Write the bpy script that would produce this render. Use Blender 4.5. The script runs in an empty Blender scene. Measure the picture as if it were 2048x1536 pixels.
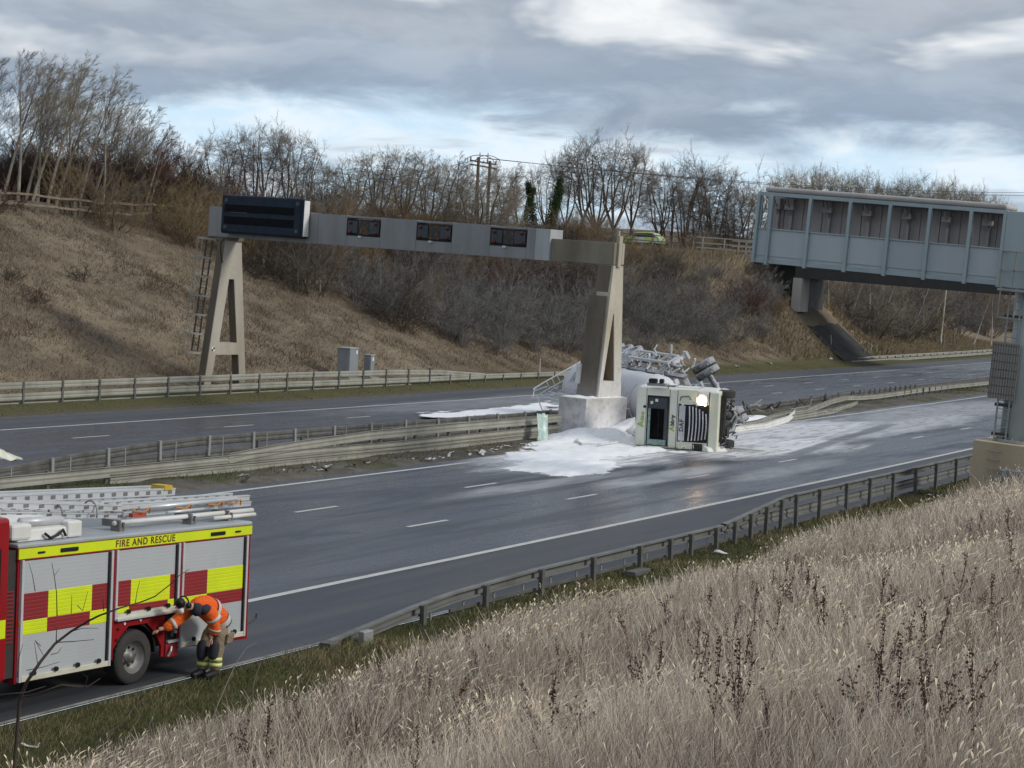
import bpy, bmesh, math, random
import numpy as np
from mathutils import Vector, Matrix

random.seed(7)
NPR = np.random.default_rng(11)
scene = bpy.context.scene
COL = scene.collection
PI = math.pi

# ------------------------------------------------------------------ camera
FPX, PITCH, ROLL, YAW = 3712.6, .0532, .0461, -.5147      # solved from lane markings (2048 px wide frame)
CAM = np.array([0., -21.667, 6.335])
KC = 1.505e-4                                             # the road bends: Y = u + KC * X^2
f0 = np.array([math.cos(YAW), -math.sin(YAW), 0.]); u0 = np.array([0, 0, 1.]); r0 = np.cross(f0, u0)
Fw = f0*math.cos(PITCH) - u0*math.sin(PITCH); up_ = u0*math.cos(PITCH) + f0*math.sin(PITCH)
Rt = r0*math.cos(ROLL) + up_*math.sin(ROLL); Up = up_*math.cos(ROLL) - r0*math.sin(ROLL)
cd = bpy.data.cameras.new('camera'); cam = bpy.data.objects.new('camera', cd); COL.objects.link(cam)
cam.matrix_world = Matrix(((Rt[0], Up[0], -Fw[0], CAM[0]), (Rt[1], Up[1], -Fw[1], CAM[1]), (Rt[2], Up[2], -Fw[2], CAM[2]), (0, 0, 0, 1)))
cd.sensor_width = 36; cd.lens = 36*FPX/2048; cd.clip_start = .5; cd.clip_end = 6000
scene.camera = cam

# ------------------------------------------------------------------ sky, sun, exposure
SUN_AZ, SUN_EL = math.radians(-78), math.radians(30)      # azimuth measured from +X
sd = Vector((math.cos(SUN_AZ)*math.cos(SUN_EL), math.sin(SUN_AZ)*math.cos(SUN_EL), math.sin(SUN_EL)))
w = bpy.data.worlds.new('World'); scene.world = w; w.use_nodes = True
nt = w.node_tree; nt.nodes.clear()
def wn(t, **k):
    n = nt.nodes.new(t)
    for a, v in k.items(): setattr(n, a, v)
    return n
def wl(a, b): nt.links.new(a, b)
def wmath(op, a, b=None, c=None, clamp=False):
    n = wn('ShaderNodeMath', operation=op, use_clamp=clamp)
    for i, v in enumerate((a, b, c)):
        if v is None: continue
        if isinstance(v, (int, float)): n.inputs[i].default_value = v
        else: wl(v, n.inputs[i])
    return n.outputs[0]
def wmix(f, a, b):
    n = wn('ShaderNodeMix', data_type='RGBA')
    if isinstance(f, (int, float)): n.inputs[0].default_value = f
    else: wl(f, n.inputs[0])
    for i, v in ((6, a), (7, b)):
        if isinstance(v, tuple): n.inputs[i].default_value = (*v, 1)
        else: wl(v, n.inputs[i])
    return n.outputs[2]
def wramp(x, lo, hi):
    n = wn('ShaderNodeMapRange', interpolation_type='SMOOTHSTEP'); wl(x, n.inputs[0])
    n.inputs[1].default_value = lo; n.inputs[2].default_value = hi
    return n.outputs[0]
sky = wn('ShaderNodeTexSky', sky_type='NISHITA', sun_disc=False)
sky.sun_elevation = SUN_EL; sky.sun_rotation = PI/2 - SUN_AZ
tc = wn('ShaderNodeTexCoord'); sp = wn('ShaderNodeSeparateXYZ'); wl(tc.outputs['Generated'], sp.inputs[0])
az = wmath('ARCTAN2', sp.outputs[1], sp.outputs[0]); el = wmath('ARCSINE', sp.outputs[2])
def wnoise(sa, se, ox, oy, detail=6, rough=.55, dist=0.):
    cb = wn('ShaderNodeCombineXYZ')
    wl(wmath('MULTIPLY_ADD', az, sa, ox), cb.inputs[0]); wl(wmath('MULTIPLY_ADD', el, se, oy), cb.inputs[1])
    n = wn('ShaderNodeTexNoise'); n.inputs['Scale'].default_value = 1; n.inputs['Detail'].default_value = detail
    n.inputs['Roughness'].default_value = rough; n.inputs['Distortion'].default_value = dist
    wl(cb.outputs[0], n.inputs['Vector']); return n.outputs['Fac']
nA = wnoise(5.0, 14., 2.3, 4.1, 5, .50, .3); nB = wnoise(16., 42., 7.2, 1.4, 5, .6, .4); nC = wnoise(7., 22., 8.6, 3.2, 4, .55, .3); nD = wnoise(4.5, 30., 2.0, 6.6, 5, .55, .4)
lift = wmath('MULTIPLY_ADD', nB, .020, wmath('MULTIPLY_ADD', nA, .085, -.052))
bank = wramp(wmath('SUBTRACT', el, wmath('ADD', lift, .081)), -.007, .012)      # grey cloud deck above a ragged lower edge
low = wmath('MULTIPLY', wramp(wmath('MULTIPLY_ADD', nB, .25, nD), .62, .76), .85)  # broken lower bands
bank = wmath('MAXIMUM', bank, low)
light = wmath('MULTIPLY', wramp(nC, .50, .68), wramp(wmath('SUBTRACT', el, lift), .09, .135))   # thinner, paler places in the deck
wisps = wramp(nB, .40, .66)
deck = wmix(wramp(wmath('SUBTRACT', el, lift), .085, .15), (2.85, 3.65, 4.7), (4.1, 4.5, 5.1))
deck = wmix(wmath('MULTIPLY', wramp(nC, .36, .58), .65), deck, (2.55, 3.15, 4.0))
deck = wmix(light, deck, (8.4, 8.6, 8.7))
deck = wmix(wmath('MULTIPLY', wisps, .34), deck, (5.2, 5.9, 6.7))
gap = wmix(wisps, (6.0, 7.8, 9.4), (7.9, 8.8, 9.6))
gap = wmix(.12, gap, sky.outputs[0])
col = wmix(bank, gap, deck)
bg = wn('ShaderNodeBackground'); bg.inputs[1].default_value = .082
wl(col, bg.inputs[0]); out = wn('ShaderNodeOutputWorld'); wl(bg.outputs[0], out.inputs[0])
w.cycles.sampling_method = 'MANUAL'; w.cycles.sample_map_resolution = 512
sl = bpy.data.lights.new('sun', 'SUN'); sl.energy = 1.5; sl.angle = math.radians(14); sl.color = (1, .95, .86)
so = bpy.data.objects.new('sun', sl); COL.objects.link(so); so.rotation_euler = sd.to_track_quat('Z', 'Y').to_euler()
scene.view_settings.view_transform = 'Standard'; scene.view_settings.look = 'None'
scene.view_settings.gamma = 1; scene.view_settings.use_curve_mapping = False
scene.view_settings.exposure = 0.45
scene.cycles.use_denoising = True
scene.cycles.max_bounces = 6; scene.cycles.transparent_max_bounces = 8

# ------------------------------------------------------------------ helpers
def ray(x, y): return Fw + Rt*(x-1024)/FPX + Up*(768-y)/FPX           # photo pixel -> direction only
def at_z(x, y, z=0.): d = ray(x, y); return CAM + d*(z-CAM[2])/d[2]
def at_x(x, y, X): d = ray(x, y); return CAM + d*(X-CAM[0])/d[0]
def at_y(x, y, Y): d = ray(x, y); return CAM + d*(Y-CAM[1])/d[1]

NEAR_U = [-400, -60, -26, -20, -14, -9, -6.6, -5.6, -4.2, -3.4]
NEAR_Z = [7, 5.2, 4.3, 3.25, 1.95, .72, .2, .05, .0, -.02]
FAR_U = np.array([32.75, 34.6, 36., 37.5, 60., 66, 120, 400, 3000])
FAR_Z = np.array([-.03, .34, .48, .75, 9.6, 10.2, 11.5, 16, 40])
def smooth(a, b, x): t = np.clip((x-a)/(b-a), 0, 1); return t*t*(3-2*t)
def vnoise(x, y, s, seed=0):                                           # cheap smooth value noise
    x = np.asarray(x, float)/s + seed*17.3; y = np.asarray(y, float)/s + seed*9.1
    xi, yi = np.floor(x), np.floor(y); xf, yf = x-xi, y-yi
    h = lambda a, b: np.modf(np.abs(np.sin(a*127.1+b*311.7)*43758.5453))[0]
    u, v = xf*xf*(3-2*xf), yf*yf*(3-2*yf)
    return (h(xi, yi)*(1-u)+h(xi+1, yi)*u)*(1-v)+(h(xi, yi+1)*(1-u)+h(xi+1, yi+1)*u)*v
def far_z(X, u):
    base = np.interp(u, FAR_U, FAR_Z)
    abut = np.interp(u, [32.75, 35.2, 41.8, 42.2, 46, 80, 3000], [-.03, .3, 5.7, 5.8, 10.2, 12, 40])
    wide = np.interp(u, [32.75, 36, 47, 54, 70, 120, 3000], [-.03, .1, .3, 2.5, 7.5, 11, 40])
    hill = np.interp(u, [32.75, 36, 48, 72, 120, 3000], [-.03, .1, .5, 12, 20, 60])
    a = smooth(150, 172, X); b = smooth(188, 205, X); c = smooth(310, 380, X)
    return (base*(1-a)+abut*a)*(1-b)+(wide*(1-c)+hill*c)*b
def ground_z(X, Y):
    u = Y - KC*np.minimum(np.abs(X), 700)**2
    n = (vnoise(X, Y, 5, 1)-.5)*.5 + (vnoise(X, Y, 1.7, 2)-.5)*.18
    zn = np.interp(u, NEAR_U, NEAR_Z) + n*smooth(6.2, 12, -u)
    zf = far_z(X, u) + n*1.3*smooth(37.5, 41, u)
    return np.where(u < 0, zn, np.where(u > 32, zf, 0.))

class MB:
    """collects shapes into one mesh"""
    def __init__(s): s.v = []; s.f = []; s.m = []
    def add(s, vs, fs, mi=0):
        o = len(s.v); s.v += [tuple(map(float, p)) for p in vs]; s.f += [tuple(i+o for i in q) for q in fs]; s.m += [mi]*len(fs); return s
    def box(s, x0, x1, y0, y1, z0, z1, mi=0):
        return s.add([(x0, y0, z0), (x1, y0, z0), (x1, y1, z0), (x0, y1, z0), (x0, y0, z1), (x1, y0, z1), (x1, y1, z1), (x0, y1, z1)],
                     [(0, 3, 2, 1), (4, 5, 6, 7), (0, 1, 5, 4), (1, 2, 6, 5), (2, 3, 7, 6), (3, 0, 4, 7)], mi)
    def hexa(s, bottom, top, mi=0):                                   # two quads of four corners
        return s.add(list(bottom)+list(top), [(0, 3, 2, 1), (4, 5, 6, 7), (0, 1, 5, 4), (1, 2, 6, 5), (2, 3, 7, 6), (3, 0, 4, 7)], mi)
    def bar(s, p, q, wd, ht, up=(0, 0, 1), mi=0):                      # rectangular bar between two points
        p, q = Vector(p), Vector(q); d = (q-p).normalized(); a = d.cross(Vector(up))
        if a.length < 1e-4: a = d.cross(Vector((1, 0, 0)))
        a.normalize(); b = a.cross(d); a *= wd/2; b *= ht/2
        return s.hexa([p-a-b, p+a-b, p+a+b, p-a+b], [q-a-b, q+a-b, q+a+b, q-a+b], mi)
    def tube(s, pts, r, n=8, cap=True, mi=0):
        pts = [Vector(p) for p in pts]; rs = r if isinstance(r, (list, tuple)) else [r]*len(pts); vs = []; fs = []
        t0 = (pts[1]-pts[0]).normalized(); a = t0.cross(Vector((0, 0, 1)))
        if a.length < 1e-3: a = t0.cross(Vector((1, 0, 0)))
        a.normalize()
        for i, p in enumerate(pts):
            t = (pts[min(i+1, len(pts)-1)]-pts[max(i-1, 0)]).normalized()
            a = (a - t*a.dot(t)).normalized(); b = t.cross(a)
            for k in range(n):
                g = 2*PI*k/n; vs.append(p + (a*math.cos(g)+b*math.sin(g))*rs[i])
        for i in range(len(pts)-1):
            for k in range(n):
                fs.append((i*n+k, i*n+(k+1) % n, (i+1)*n+(k+1) % n, (i+1)*n+k))
        if cap: fs += [tuple(reversed(range(n))), tuple(range((len(pts)-1)*n, len(pts)*n))]
        return s.add(vs, fs, mi)
    def prism(s, poly, ax, a, b, mi=0):                                # polygon in the plane across axis ax, from a to b
        def P(q, t): return (t, q[0], q[1]) if ax == 0 else ((q[0], t, q[1]) if ax == 1 else (q[0], q[1], t))
        n = len(poly); vs = [P(q, a) for q in poly]+[P(q, b) for q in poly]
        return s.add(vs, [tuple(reversed(range(n))), tuple(range(n, 2*n))]+[(i, (i+1) % n, n+(i+1) % n, n+i) for i in range(n)], mi)
    def lathe(s, prof, n=24, ax=1, c=(0, 0, 0), mi=0, close=False):    # prof = [(radius, along)]
        vs = []; fs = []
        for r, t in prof:
            for k in range(n):
                g = 2*PI*k/n; x, y = r*math.cos(g), r*math.sin(g)
                vs.append((c[0]+t, c[1]+x, c[2]+y) if ax == 0 else ((c[0]+x, c[1]+t, c[2]+y) if ax == 1 else (c[0]+x, c[1]+y, c[2]+t)))
        for i in range(len(prof)-1):
            for k in range(n): fs.append((i*n+k, i*n+(k+1) % n, (i+1)*n+(k+1) % n, (i+1)*n+k))
        if not close: fs += [tuple(reversed(range(n))), tuple(range((len(prof)-1)*n, len(prof)*n))]
        return s.add(vs, fs, mi)
    def sweep(s, prof, path, up=(0, 0, 1), mi=0):                      # closed profile (side, up) along a path
        path = [Vector(p) for p in path]; vs = []; fs = []; n = len(prof); upv = Vector(up)
        for i, p in enumerate(path):
            t = (path[min(i+1, len(path)-1)]-path[max(i-1, 0)]).normalized(); a = t.cross(upv).normalized(); b = a.cross(t)
            vs += [p + a*q[0] + b*q[1] for q in prof]
        for i in range(len(path)-1):
            for k in range(n): fs.append((i*n+k, i*n+(k+1) % n, (i+1)*n+(k+1) % n, (i+1)*n+k))
        fs += [tuple(reversed(range(n))), tuple(range((len(path)-1)*n, len(path)*n))]
        return s.add(vs, fs, mi)
    def mesh(s, name):
        me = bpy.data.meshes.new(name); me.from_pydata(s.v, [], s.f)
        if any(s.m): me.polygons.foreach_set('material_index', s.m)
        bm = bmesh.new(); bm.from_mesh(me); bmesh.ops.recalc_face_normals(bm, faces=bm.faces); bm.to_mesh(me); bm.free()
        return me
    def build(s, name, mat, parent=None, smooth_=False, bevel=0., seg=2):
        return put(name, s.mesh(name), mat, parent, smooth_, bevel, seg)
def put(name, me, mat, parent=None, smooth_=False, bevel=0., seg=2):
    o = bpy.data.objects.new(name, me); COL.objects.link(o)
    if not me.materials:
        for m in (mat if isinstance(mat, (list, tuple)) else [mat]): me.materials.append(m)
    if parent is not None: o.parent = parent
    if smooth_: me.shade_smooth()
    if bevel:
        b = o.modifiers.new('bevel', 'BEVEL'); b.width = bevel; b.segments = seg; b.limit_method = 'ANGLE'; b.angle_limit = .7
    return o
def raw_mesh(name, V, Fq, smooth_=False):                             # numpy verts, (n,3|4) faces
    me = bpy.data.meshes.new(name); V = np.asarray(V, np.float32); Fq = np.asarray(Fq, np.int32); k = Fq.shape[1]
    me.vertices.add(len(V)); me.vertices.foreach_set('co', V.ravel())
    me.loops.add(Fq.size); me.loops.foreach_set('vertex_index', Fq.ravel())
    me.polygons.add(len(Fq)); me.polygons.foreach_set('loop_start', np.arange(0, Fq.size, k, dtype=np.int32))
    me.update(calc_edges=True)
    if smooth_: me.shade_smooth()
    return me
def tag(o, label, cat, group=None):
    o['label'] = label; o['category'] = cat
    if group: o['group'] = group
    return o
def struct(o): o['kind'] = 'structure'; return o
def thing(name, label, cat, loc=(0, 0, 0), rot=(0, 0, 0), group=None):
    o = bpy.data.objects.new(name, None); COL.objects.link(o); o.empty_display_size = .2
    o.location = loc; o.rotation_euler = rot
    return tag(o, label, cat, group)
def place(o, loc, rot=(0, 0, 0), sc=1.):
    o.location = loc; o.rotation_euler = rot; o.scale = (sc,)*3 if isinstance(sc, (int, float)) else sc
    return o
def clone(o, parent=None):
    c = o.copy(); COL.objects.link(c); c.parent = parent
    for ch in list(o.children): clone(ch, c)
    return c

# ------------------------------------------------------------------ materials
def newmat(name):
    m = bpy.data.materials.new(name); m.use_nodes = True; t = m.node_tree
    return m, t, t.nodes['Principled BSDF']
def node(t, ty, ins=None, **k):
    n = t.nodes.new(ty)
    for a, v in k.items(): setattr(n, a, v)
    for a, v in (ins or {}).items():
        if isinstance(v, bpy.types.NodeSocket): t.links.new(v, n.inputs[a])
        else: n.inputs[a].default_value = v
    return n
def tmath(t, op, a, b=0., c=0., clamp=False): return node(t, 'ShaderNodeMath', {0: a, 1: b, 2: c}, operation=op, use_clamp=clamp).outputs[0]
def tmix(t, f, a, b, mode='MIX'):
    a = (*a, 1) if isinstance(a, tuple) and len(a) == 3 else a; b = (*b, 1) if isinstance(b, tuple) and len(b) == 3 else b
    return node(t, 'ShaderNodeMix', {0: f, 6: a, 7: b}, data_type='RGBA', blend_type=mode).outputs[2]
def tnoise(t, vec, scale, detail=5, rough=.6, dist=0.): return node(t, 'ShaderNodeTexNoise', {'Vector': vec, 'Scale': scale, 'Detail': detail, 'Roughness': rough, 'Distortion': dist}).outputs['Fac']
def tstep(t, x, lo, hi, o0=0., o1=1.): return node(t, 'ShaderNodeMapRange', {0: x, 1: lo, 2: hi, 3: o0, 4: o1}, interpolation_type='SMOOTHSTEP').outputs[0]
def tbump(t, b, h, strength=.3, dist=.02): t.links.new(node(t, 'ShaderNodeBump', {'Height': h, 'Strength': strength, 'Distance': dist}).outputs[0], b.inputs['Normal'])
def tmap(t, vec, sc): return node(t, 'ShaderNodeMapping', {0: vec, 3: sc}).outputs[0]
def obj_vec(t): return node(t, 'ShaderNodeTexCoord').outputs['Object']
def pm(name, col, col2=None, scale=3., rough=.6, metal=0., bump=0., streak=False, lo=.35, hi=.7, spec=.5, fine=0.):
    """plain surface whose colour wanders between two tones (dirt, weathering), with optional fine relief"""
    m, t, b = newmat(name); v = obj_vec(t)
    if streak: v2 = tmap(t, v, (1, 1, .18))
    else: v2 = v
    col2 = col2 or tuple(c*.72 for c in col)
    n = tnoise(t, v2, scale, 7, .65); c = tmix(t, tstep(t, n, lo, hi), col, col2)
    if fine: c = tmix(t, tmath(t, 'MULTIPLY', tnoise(t, v, scale*14, 3, .6), fine), c, tuple(q*.55 for q in col2))
    t.links.new(c, b.inputs['Base Color'])
    t.links.new(tstep(t, n, .2, .8, max(.05, rough-.12), min(1, rough+.12)), b.inputs['Roughness'])
    b.inputs['Metallic'].default_value = metal; b.inputs['Specular IOR Level'].default_value = spec
    if bump: tbump(t, b, tnoise(t, v, scale*9, 5, .7), bump, .01 if bump < .6 else .05)
    return m
M = {}
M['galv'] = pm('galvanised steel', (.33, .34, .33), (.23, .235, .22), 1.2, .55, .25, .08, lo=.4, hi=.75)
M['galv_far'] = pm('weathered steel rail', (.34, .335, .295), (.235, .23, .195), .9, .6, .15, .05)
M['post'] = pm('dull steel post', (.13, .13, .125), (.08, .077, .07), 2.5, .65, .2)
M['conc'] = pm('weathered concrete', (.47, .43, .35), (.33, .29, .22), .55, .85, 0, .25, streak=True, fine=.35)
M['conc_dark'] = pm('stained and shaded concrete', (.19, .16, .125), (.115, .097, .072), .7, .9, 0, .3, streak=True, fine=.35)  # on the gantry legs this dark tone paints the side-face shade
M['conc_tan'] = pm('tan concrete', (.44, .36, .25), (.33, .27, .18), .6, .85, 0, .25, streak=True, fine=.3)
M['clad'] = pm('grey cladding', (.27, .28, .29), (.22, .23, .235), 1.3, .5, .2, streak=True, fine=.15)
M['clad_pale'] = pm('pale cladding', (.40, .42, .43), (.33, .35, .35), 1.3, .5, .1, streak=True)
M['black'] = pm('black plastic', (.012, .013, .016), (.02, .021, .025), 2, .5, spec=.25)
M['navy'] = pm('dark blue sign face', (.016, .026, .042), (.011, .02, .034), 1.5, .5, spec=.15)
M['white'] = pm('white paint', (.72, .72, .70), (.6, .6, .57), 1.5, .5)
M['duck'] = pm('blue grey painted steel', (.36, .43, .45), (.30, .37, .39), .8, .5, .1, streak=True, fine=.1)
M['duck_panel'] = pm('blue grey sheet panel', (.42, .465, .49), (.36, .405, .43), .5, .45, .1, streak=True)
M['inner'] = pm('taupe inner panel', (.50, .46, .45), (.42, .385, .375), .8, .7)
M['dark'] = pm('dark steel', (.03, .03, .03), (.05, .047, .045), 1.5, .6)
M['rubber'] = pm('tyre rubber', (.028, .028, .028), (.052, .05, .046), 4, .85, 0, .15)
M['wood'] = pm('weathered timber', (.215, .175, .135), (.14, .115, .09), 2, .9, 0, .3)
M['pole_wood'] = pm('creosoted pole', (.10, .06, .04), (.065, .04, .028), 3, .9)
M['glass'] = pm('dark glass', (.012, .015, .017), (.02, .022, .025), 2, .08, 0)
M['paint'] = pm('road paint', (.60, .60, .57), (.36, .36, .35), 2.2, .7, 0, .1, lo=.45, hi=.85, fine=.35)
M['paint_worn'] = pm('worn edge paint', (.40, .39, .36), (.14, .14, .135), 1.6, .8, 0, .1, lo=.38, hi=.68, fine=.5)
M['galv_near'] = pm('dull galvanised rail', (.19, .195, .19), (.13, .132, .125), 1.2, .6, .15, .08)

# ------------------------------------------------------------------ ground and roads
def u2w(X, u, z=0.): return (X, u+KC*X*X, z)
def ground_mat(name, kind):
    m, t, b = newmat(name); v = obj_vec(t)
    a = tnoise(t, v, .16, 6, .6, .4); c = tnoise(t, v, 1.1, 6, .65); d = tnoise(t, v, 9, 4, .7)
    if kind == 'near':
        sx = node(t, 'ShaderNodeSeparateXYZ', {0: v})
        u = tmath(t, 'SUBTRACT', sx.outputs[1], tmath(t, 'MULTIPLY', tmath(t, 'MULTIPLY', sx.outputs[0], sx.outputs[0]), KC))
        dry = tstep(t, tmath(t, 'MULTIPLY_ADD', c, 1.6, tmath(t, 'MULTIPLY', u, -1.)), 6.0, 7.6)
        green = tmix(t, tstep(t, c, .3, .7), (.045, .05, .022), (.095, .083, .045))
        straw = tmix(t, tstep(t, c, .35, .7), (.17, .135, .10), (.10, .08, .055))
        col = tmix(t, dry, green, straw)
        col = tmix(t, tmath(t, 'MULTIPLY', tstep(t, d, .5, .8), .5), col, (.05, .042, .03))
    elif kind == 'median':
        col = tmix(t, tstep(t, c, .35, .65), (.095, .085, .07), (.15, .135, .115))
        col = tmix(t, tstep(t, a, .5, .62), col, (.07, .075, .035))
        col = tmix(t, tmath(t, 'MULTIPLY', tstep(t, d, .55, .75), .6), col, (.26, .25, .23))
    else:
        col = tmix(t, tstep(t, a, .35, .65), (.235, .19, .135), (.155, .122, .088))
        col = tmix(t, tstep(t, c, .45, .75), col, (.12, .095, .07))
        sx = node(t, 'ShaderNodeSeparateXYZ', {0: v})
        u = tmath(t, 'SUBTRACT', sx.outputs[1], tmath(t, 'MULTIPLY', tmath(t, 'MULTIPLY', sx.outputs[0], sx.outputs[0]), KC))
        verge = tstep(t, tmath(t, 'MULTIPLY_ADD', c, 2., u), 36.2, 38.5)
        col = tmix(t, verge, tmix(t, tstep(t, d, .4, .7), (.075, .075, .035), (.13, .115, .06)), col)
        kerb = tstep(t, tmath(t, 'MULTIPLY_ADD', c, .8, u), 33.4, 34.0)
        col = tmix(t, kerb, (.10, .09, .072), col)
    t.links.new(col, b.inputs['Base Color']); b.inputs['Roughness'].default_value = .95; b.inputs['Specular IOR Level'].default_value = .15
    tbump(t, b, tmath(t, 'ADD', c, tmath(t, 'MULTIPLY', d, .4)), .7, .12)
    return m
XS_G = np.concatenate([np.arange(-300, -40, 20), np.arange(-40, 320, 2.), np.arange(320, 700, 20), np.linspace(700, 4000, 14)])
def strip(name, us, zfun, mat, xs=XS_G):
    X, U = np.meshgrid(xs, us, indexing='ij'); Y = U + KC*np.minimum(np.abs(X), 700)**2
    Z = zfun(X, Y); V = np.stack([X, Y, Z], -1).reshape(-1, 3); n, k = X.shape
    i = (np.arange(n-1)[:, None]*k+np.arange(k-1)[None]).ravel()
    o = put(name, raw_mesh(name, V, np.stack([i, i+k, i+k+1, i+1], -1), True), mat)
    return struct(o)
strip('near_embankment', np.concatenate([np.linspace(-900, -60, 8), np.arange(-50, -26, 4), np.arange(-26, -3.6, .5), [-3.42]]), ground_z, ground_mat('rough grass verge', 'near'))
strip('far_embankment', np.concatenate([[32.8, 33.4, 34], np.arange(34.6, 70, .9), np.arange(70, 130, 6), np.linspace(140, 3000, 10)]), ground_z, ground_mat('dry grass cutting', 'far'))
MED_U = np.linspace(11.95, 17.15, 14)
def med_z(X, Y):
    u = Y-KC*np.minimum(np.abs(X), 700)**2
    e = np.minimum(u-11.95, 17.15-u)
    return np.where(e < .05, -.03, .012+.10*smooth(0, 1.2, e)+(vnoise(X, Y, 1.3, 4)-.5)*.10*smooth(0, .6, e))
strip('central_reservation', MED_U, med_z, ground_mat('gravel and soil', 'median'), np.concatenate([np.arange(-40, 260, .8), np.arange(260, 700, 10), np.linspace(700, 4000, 14)]))

def road_mat(name, side):
    m, t, b = newmat(name); v = obj_vec(t); sx = node(t, 'ShaderNodeSeparateXYZ', {0: v})
    x, y = sx.outputs[0], sx.outputs[1]
    u = tmath(t, 'SUBTRACT', y, tmath(t, 'MULTIPLY', tmath(t, 'MULTIPLY', x, x), KC))
    uv = node(t, 'ShaderNodeCombineXYZ', {0: x, 1: u}).outputs[0]
    lon = tnoise(t, tmap(t, uv, (.05, .9, 1)), 1., 6, .6, .3); grit = tnoise(t, v, 60, 3, .8); blot = tnoise(t, tmap(t, uv, (.12, .5, 1)), 1., 5, .6, .5)
    hs = (tstep(t, u, -.12, -.02) if side == 'near' else tstep(t, u, 29.15, 29.05, 0, 1))    # 1 on the running lanes, 0 on the hard shoulder
    base = tmix(t, hs, (.058, .062, .067), (.042, .051, .080))
    base = tmix(t, tstep(t, lon, .42, .62), base, (.024, .029, .044))
    base = tmix(t, tmath(t, 'MULTIPLY', tstep(t, grit, .45, .8), .45), base, (.10, .105, .115))
    wet = tmath(t, 'MULTIPLY', hs, tstep(t, blot, .28, .55))
    rough = tmix(t, wet, (.60,)*3, (.24,)*3)
    seam = None
    for us in ((3.45, 7.1, .55) if side == 'near' else (25.4, 21.75, 28.3)):      # paving joints
        k = tstep(t, tmath(t, 'ABSOLUTE', tmath(t, 'SUBTRACT', tmath(t, 'MULTIPLY_ADD', blot, .12, u), us+.06)), .035, .012); seam = k if seam is None else tmath(t, 'MAXIMUM', seam, k)
    base = tmix(t, tmath(t, 'MULTIPLY', seam, .7), base, (.018, .018, .02))
    rough = tmix(t, tstep(t, lon, .45, .6), rough, tmix(t, .5, rough, (.5,)*3))
    # dusting of the spilled powder: patches with a shape of their own
    dn = tnoise(t, tmap(t, uv, (.22, 1.0, 1)), 1.0, 8, .62, .8); fn = tnoise(t, tmap(t, uv, (.45, 3.4, 1)), 1.0, 7, .7, .5)
    def blob(cx, cu, rx, ru, gain, ang=0.):
        ca, sa = math.cos(ang), math.sin(ang)
        dx = tmath(t, 'SUBTRACT', x, cx); du = tmath(t, 'SUBTRACT', u, cu)
        a = tmath(t, 'DIVIDE', tmath(t, 'MULTIPLY_ADD', dx, ca, tmath(t, 'MULTIPLY', du, sa)), rx)
        c = tmath(t, 'DIVIDE', tmath(t, 'MULTIPLY_ADD', du, ca, tmath(t, 'MULTIPLY', dx, -sa)), ru)
        r = tmath(t, 'SQRT', tmath(t, 'ADD', tmath(t, 'MULTIPLY', a, a), tmath(t, 'MULTIPLY', c, c)))
        return tmath(t, 'MULTIPLY', tstep(t, tmath(t, 'ADD', r, tmath(t, 'MULTIPLY_ADD', dn, 1.1, tmath(t, 'MULTIPLY_ADD', fn, .7, -.9))), 1.12, .55), gain)
    if side == 'near': bl = [(62, 9.6, 8, 3.2, .97), (74, 6.6, 9, 3.2, .92), (84, 9.0, 13, 3.0, .80), (92, 6.6, 20, 2.2, .55), (108, 8.5, 20, 3.4, .38), (58, 4.5, 7, .9, .45), (52, 6.2, 6, .8, .35), (64, 2.3, 7, .9, .3)]
    else: bl = [(80, 19.2, 15, 2.2, .97), (88, 22, 8, 3.5, .9), (92, 27, 22, 3, .22)]
    pw = None
    for q in bl:
        k = blob(*q); pw = k if pw is None else tmath(t, 'MAXIMUM', pw, k)
    if side == 'near':                                                 # tyre track swept through the powder
        A_, B_ = at_z(1600, 905), at_z(1768, 852); ua, ub = A_[1]-KC*A_[0]**2, B_[1]-KC*B_[0]**2
        dv = tmath(t, 'SUBTRACT', u, tmath(t, 'MULTIPLY_ADD', tmath(t, 'SUBTRACT', x, float(A_[0])), float((ub-ua)/(B_[0]-A_[0])), float(ua)))
        tk_ = tmath(t, 'MULTIPLY', tstep(t, tmath(t, 'ABSOLUTE', tmath(t, 'MULTIPLY_ADD', blot, .8, tmath(t, 'SUBTRACT', dv, .4))), .5, .2), tmath(t, 'MULTIPLY', tstep(t, x, float(A_[0])-3, float(A_[0])), tstep(t, x, float(B_[0])+3, float(B_[0]))))
        pw = tmath(t, 'MULTIPLY', pw, tmath(t, 'MULTIPLY_ADD', tk_, -.75, 1.))
    pw = tmath(t, 'MULTIPLY', pw, tstep(t, fn, .30, .58, .25, 1.))
    col = tmix(t, pw, base, (.80, .81, .84)); rough = tmix(t, pw, rough, (.9,)*3)
    t.links.new(col, b.inputs['Base Color']); t.links.new(rough, b.inputs['Roughness']); b.inputs['Specular IOR Level'].default_value = .55
    tbump(t, b, grit, .25, .006)
    return m
M['road_near'] = road_mat('wet asphalt with powder', 'near'); M['road_far'] = road_mat('wet asphalt', 'far')
def flat_strip(name, u_a, u_b, x0, x1, z, mat, n=None, parent=None, step=2.):
    xs = np.arange(x0, x1+.01, step); us = np.linspace(u_a, u_b, n or 2); X, U = np.meshgrid(xs, us, indexing='ij')
    V = np.stack([X, U+KC*np.minimum(np.abs(X), 700)**2, np.full(X.shape, z)], -1).reshape(-1, 3); k = X.shape[1]
    i = (np.arange(X.shape[0]-1)[:, None]*k+np.arange(k-1)[None]).ravel()
    return put(name, raw_mesh(name, V, np.stack([i, i+k, i+k+1, i+1], -1)), mat, parent)
near_road = struct(flat_strip('near_carriageway', -3.47, 12.0, -200, 700, .004, M['road_near'], 6))
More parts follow.
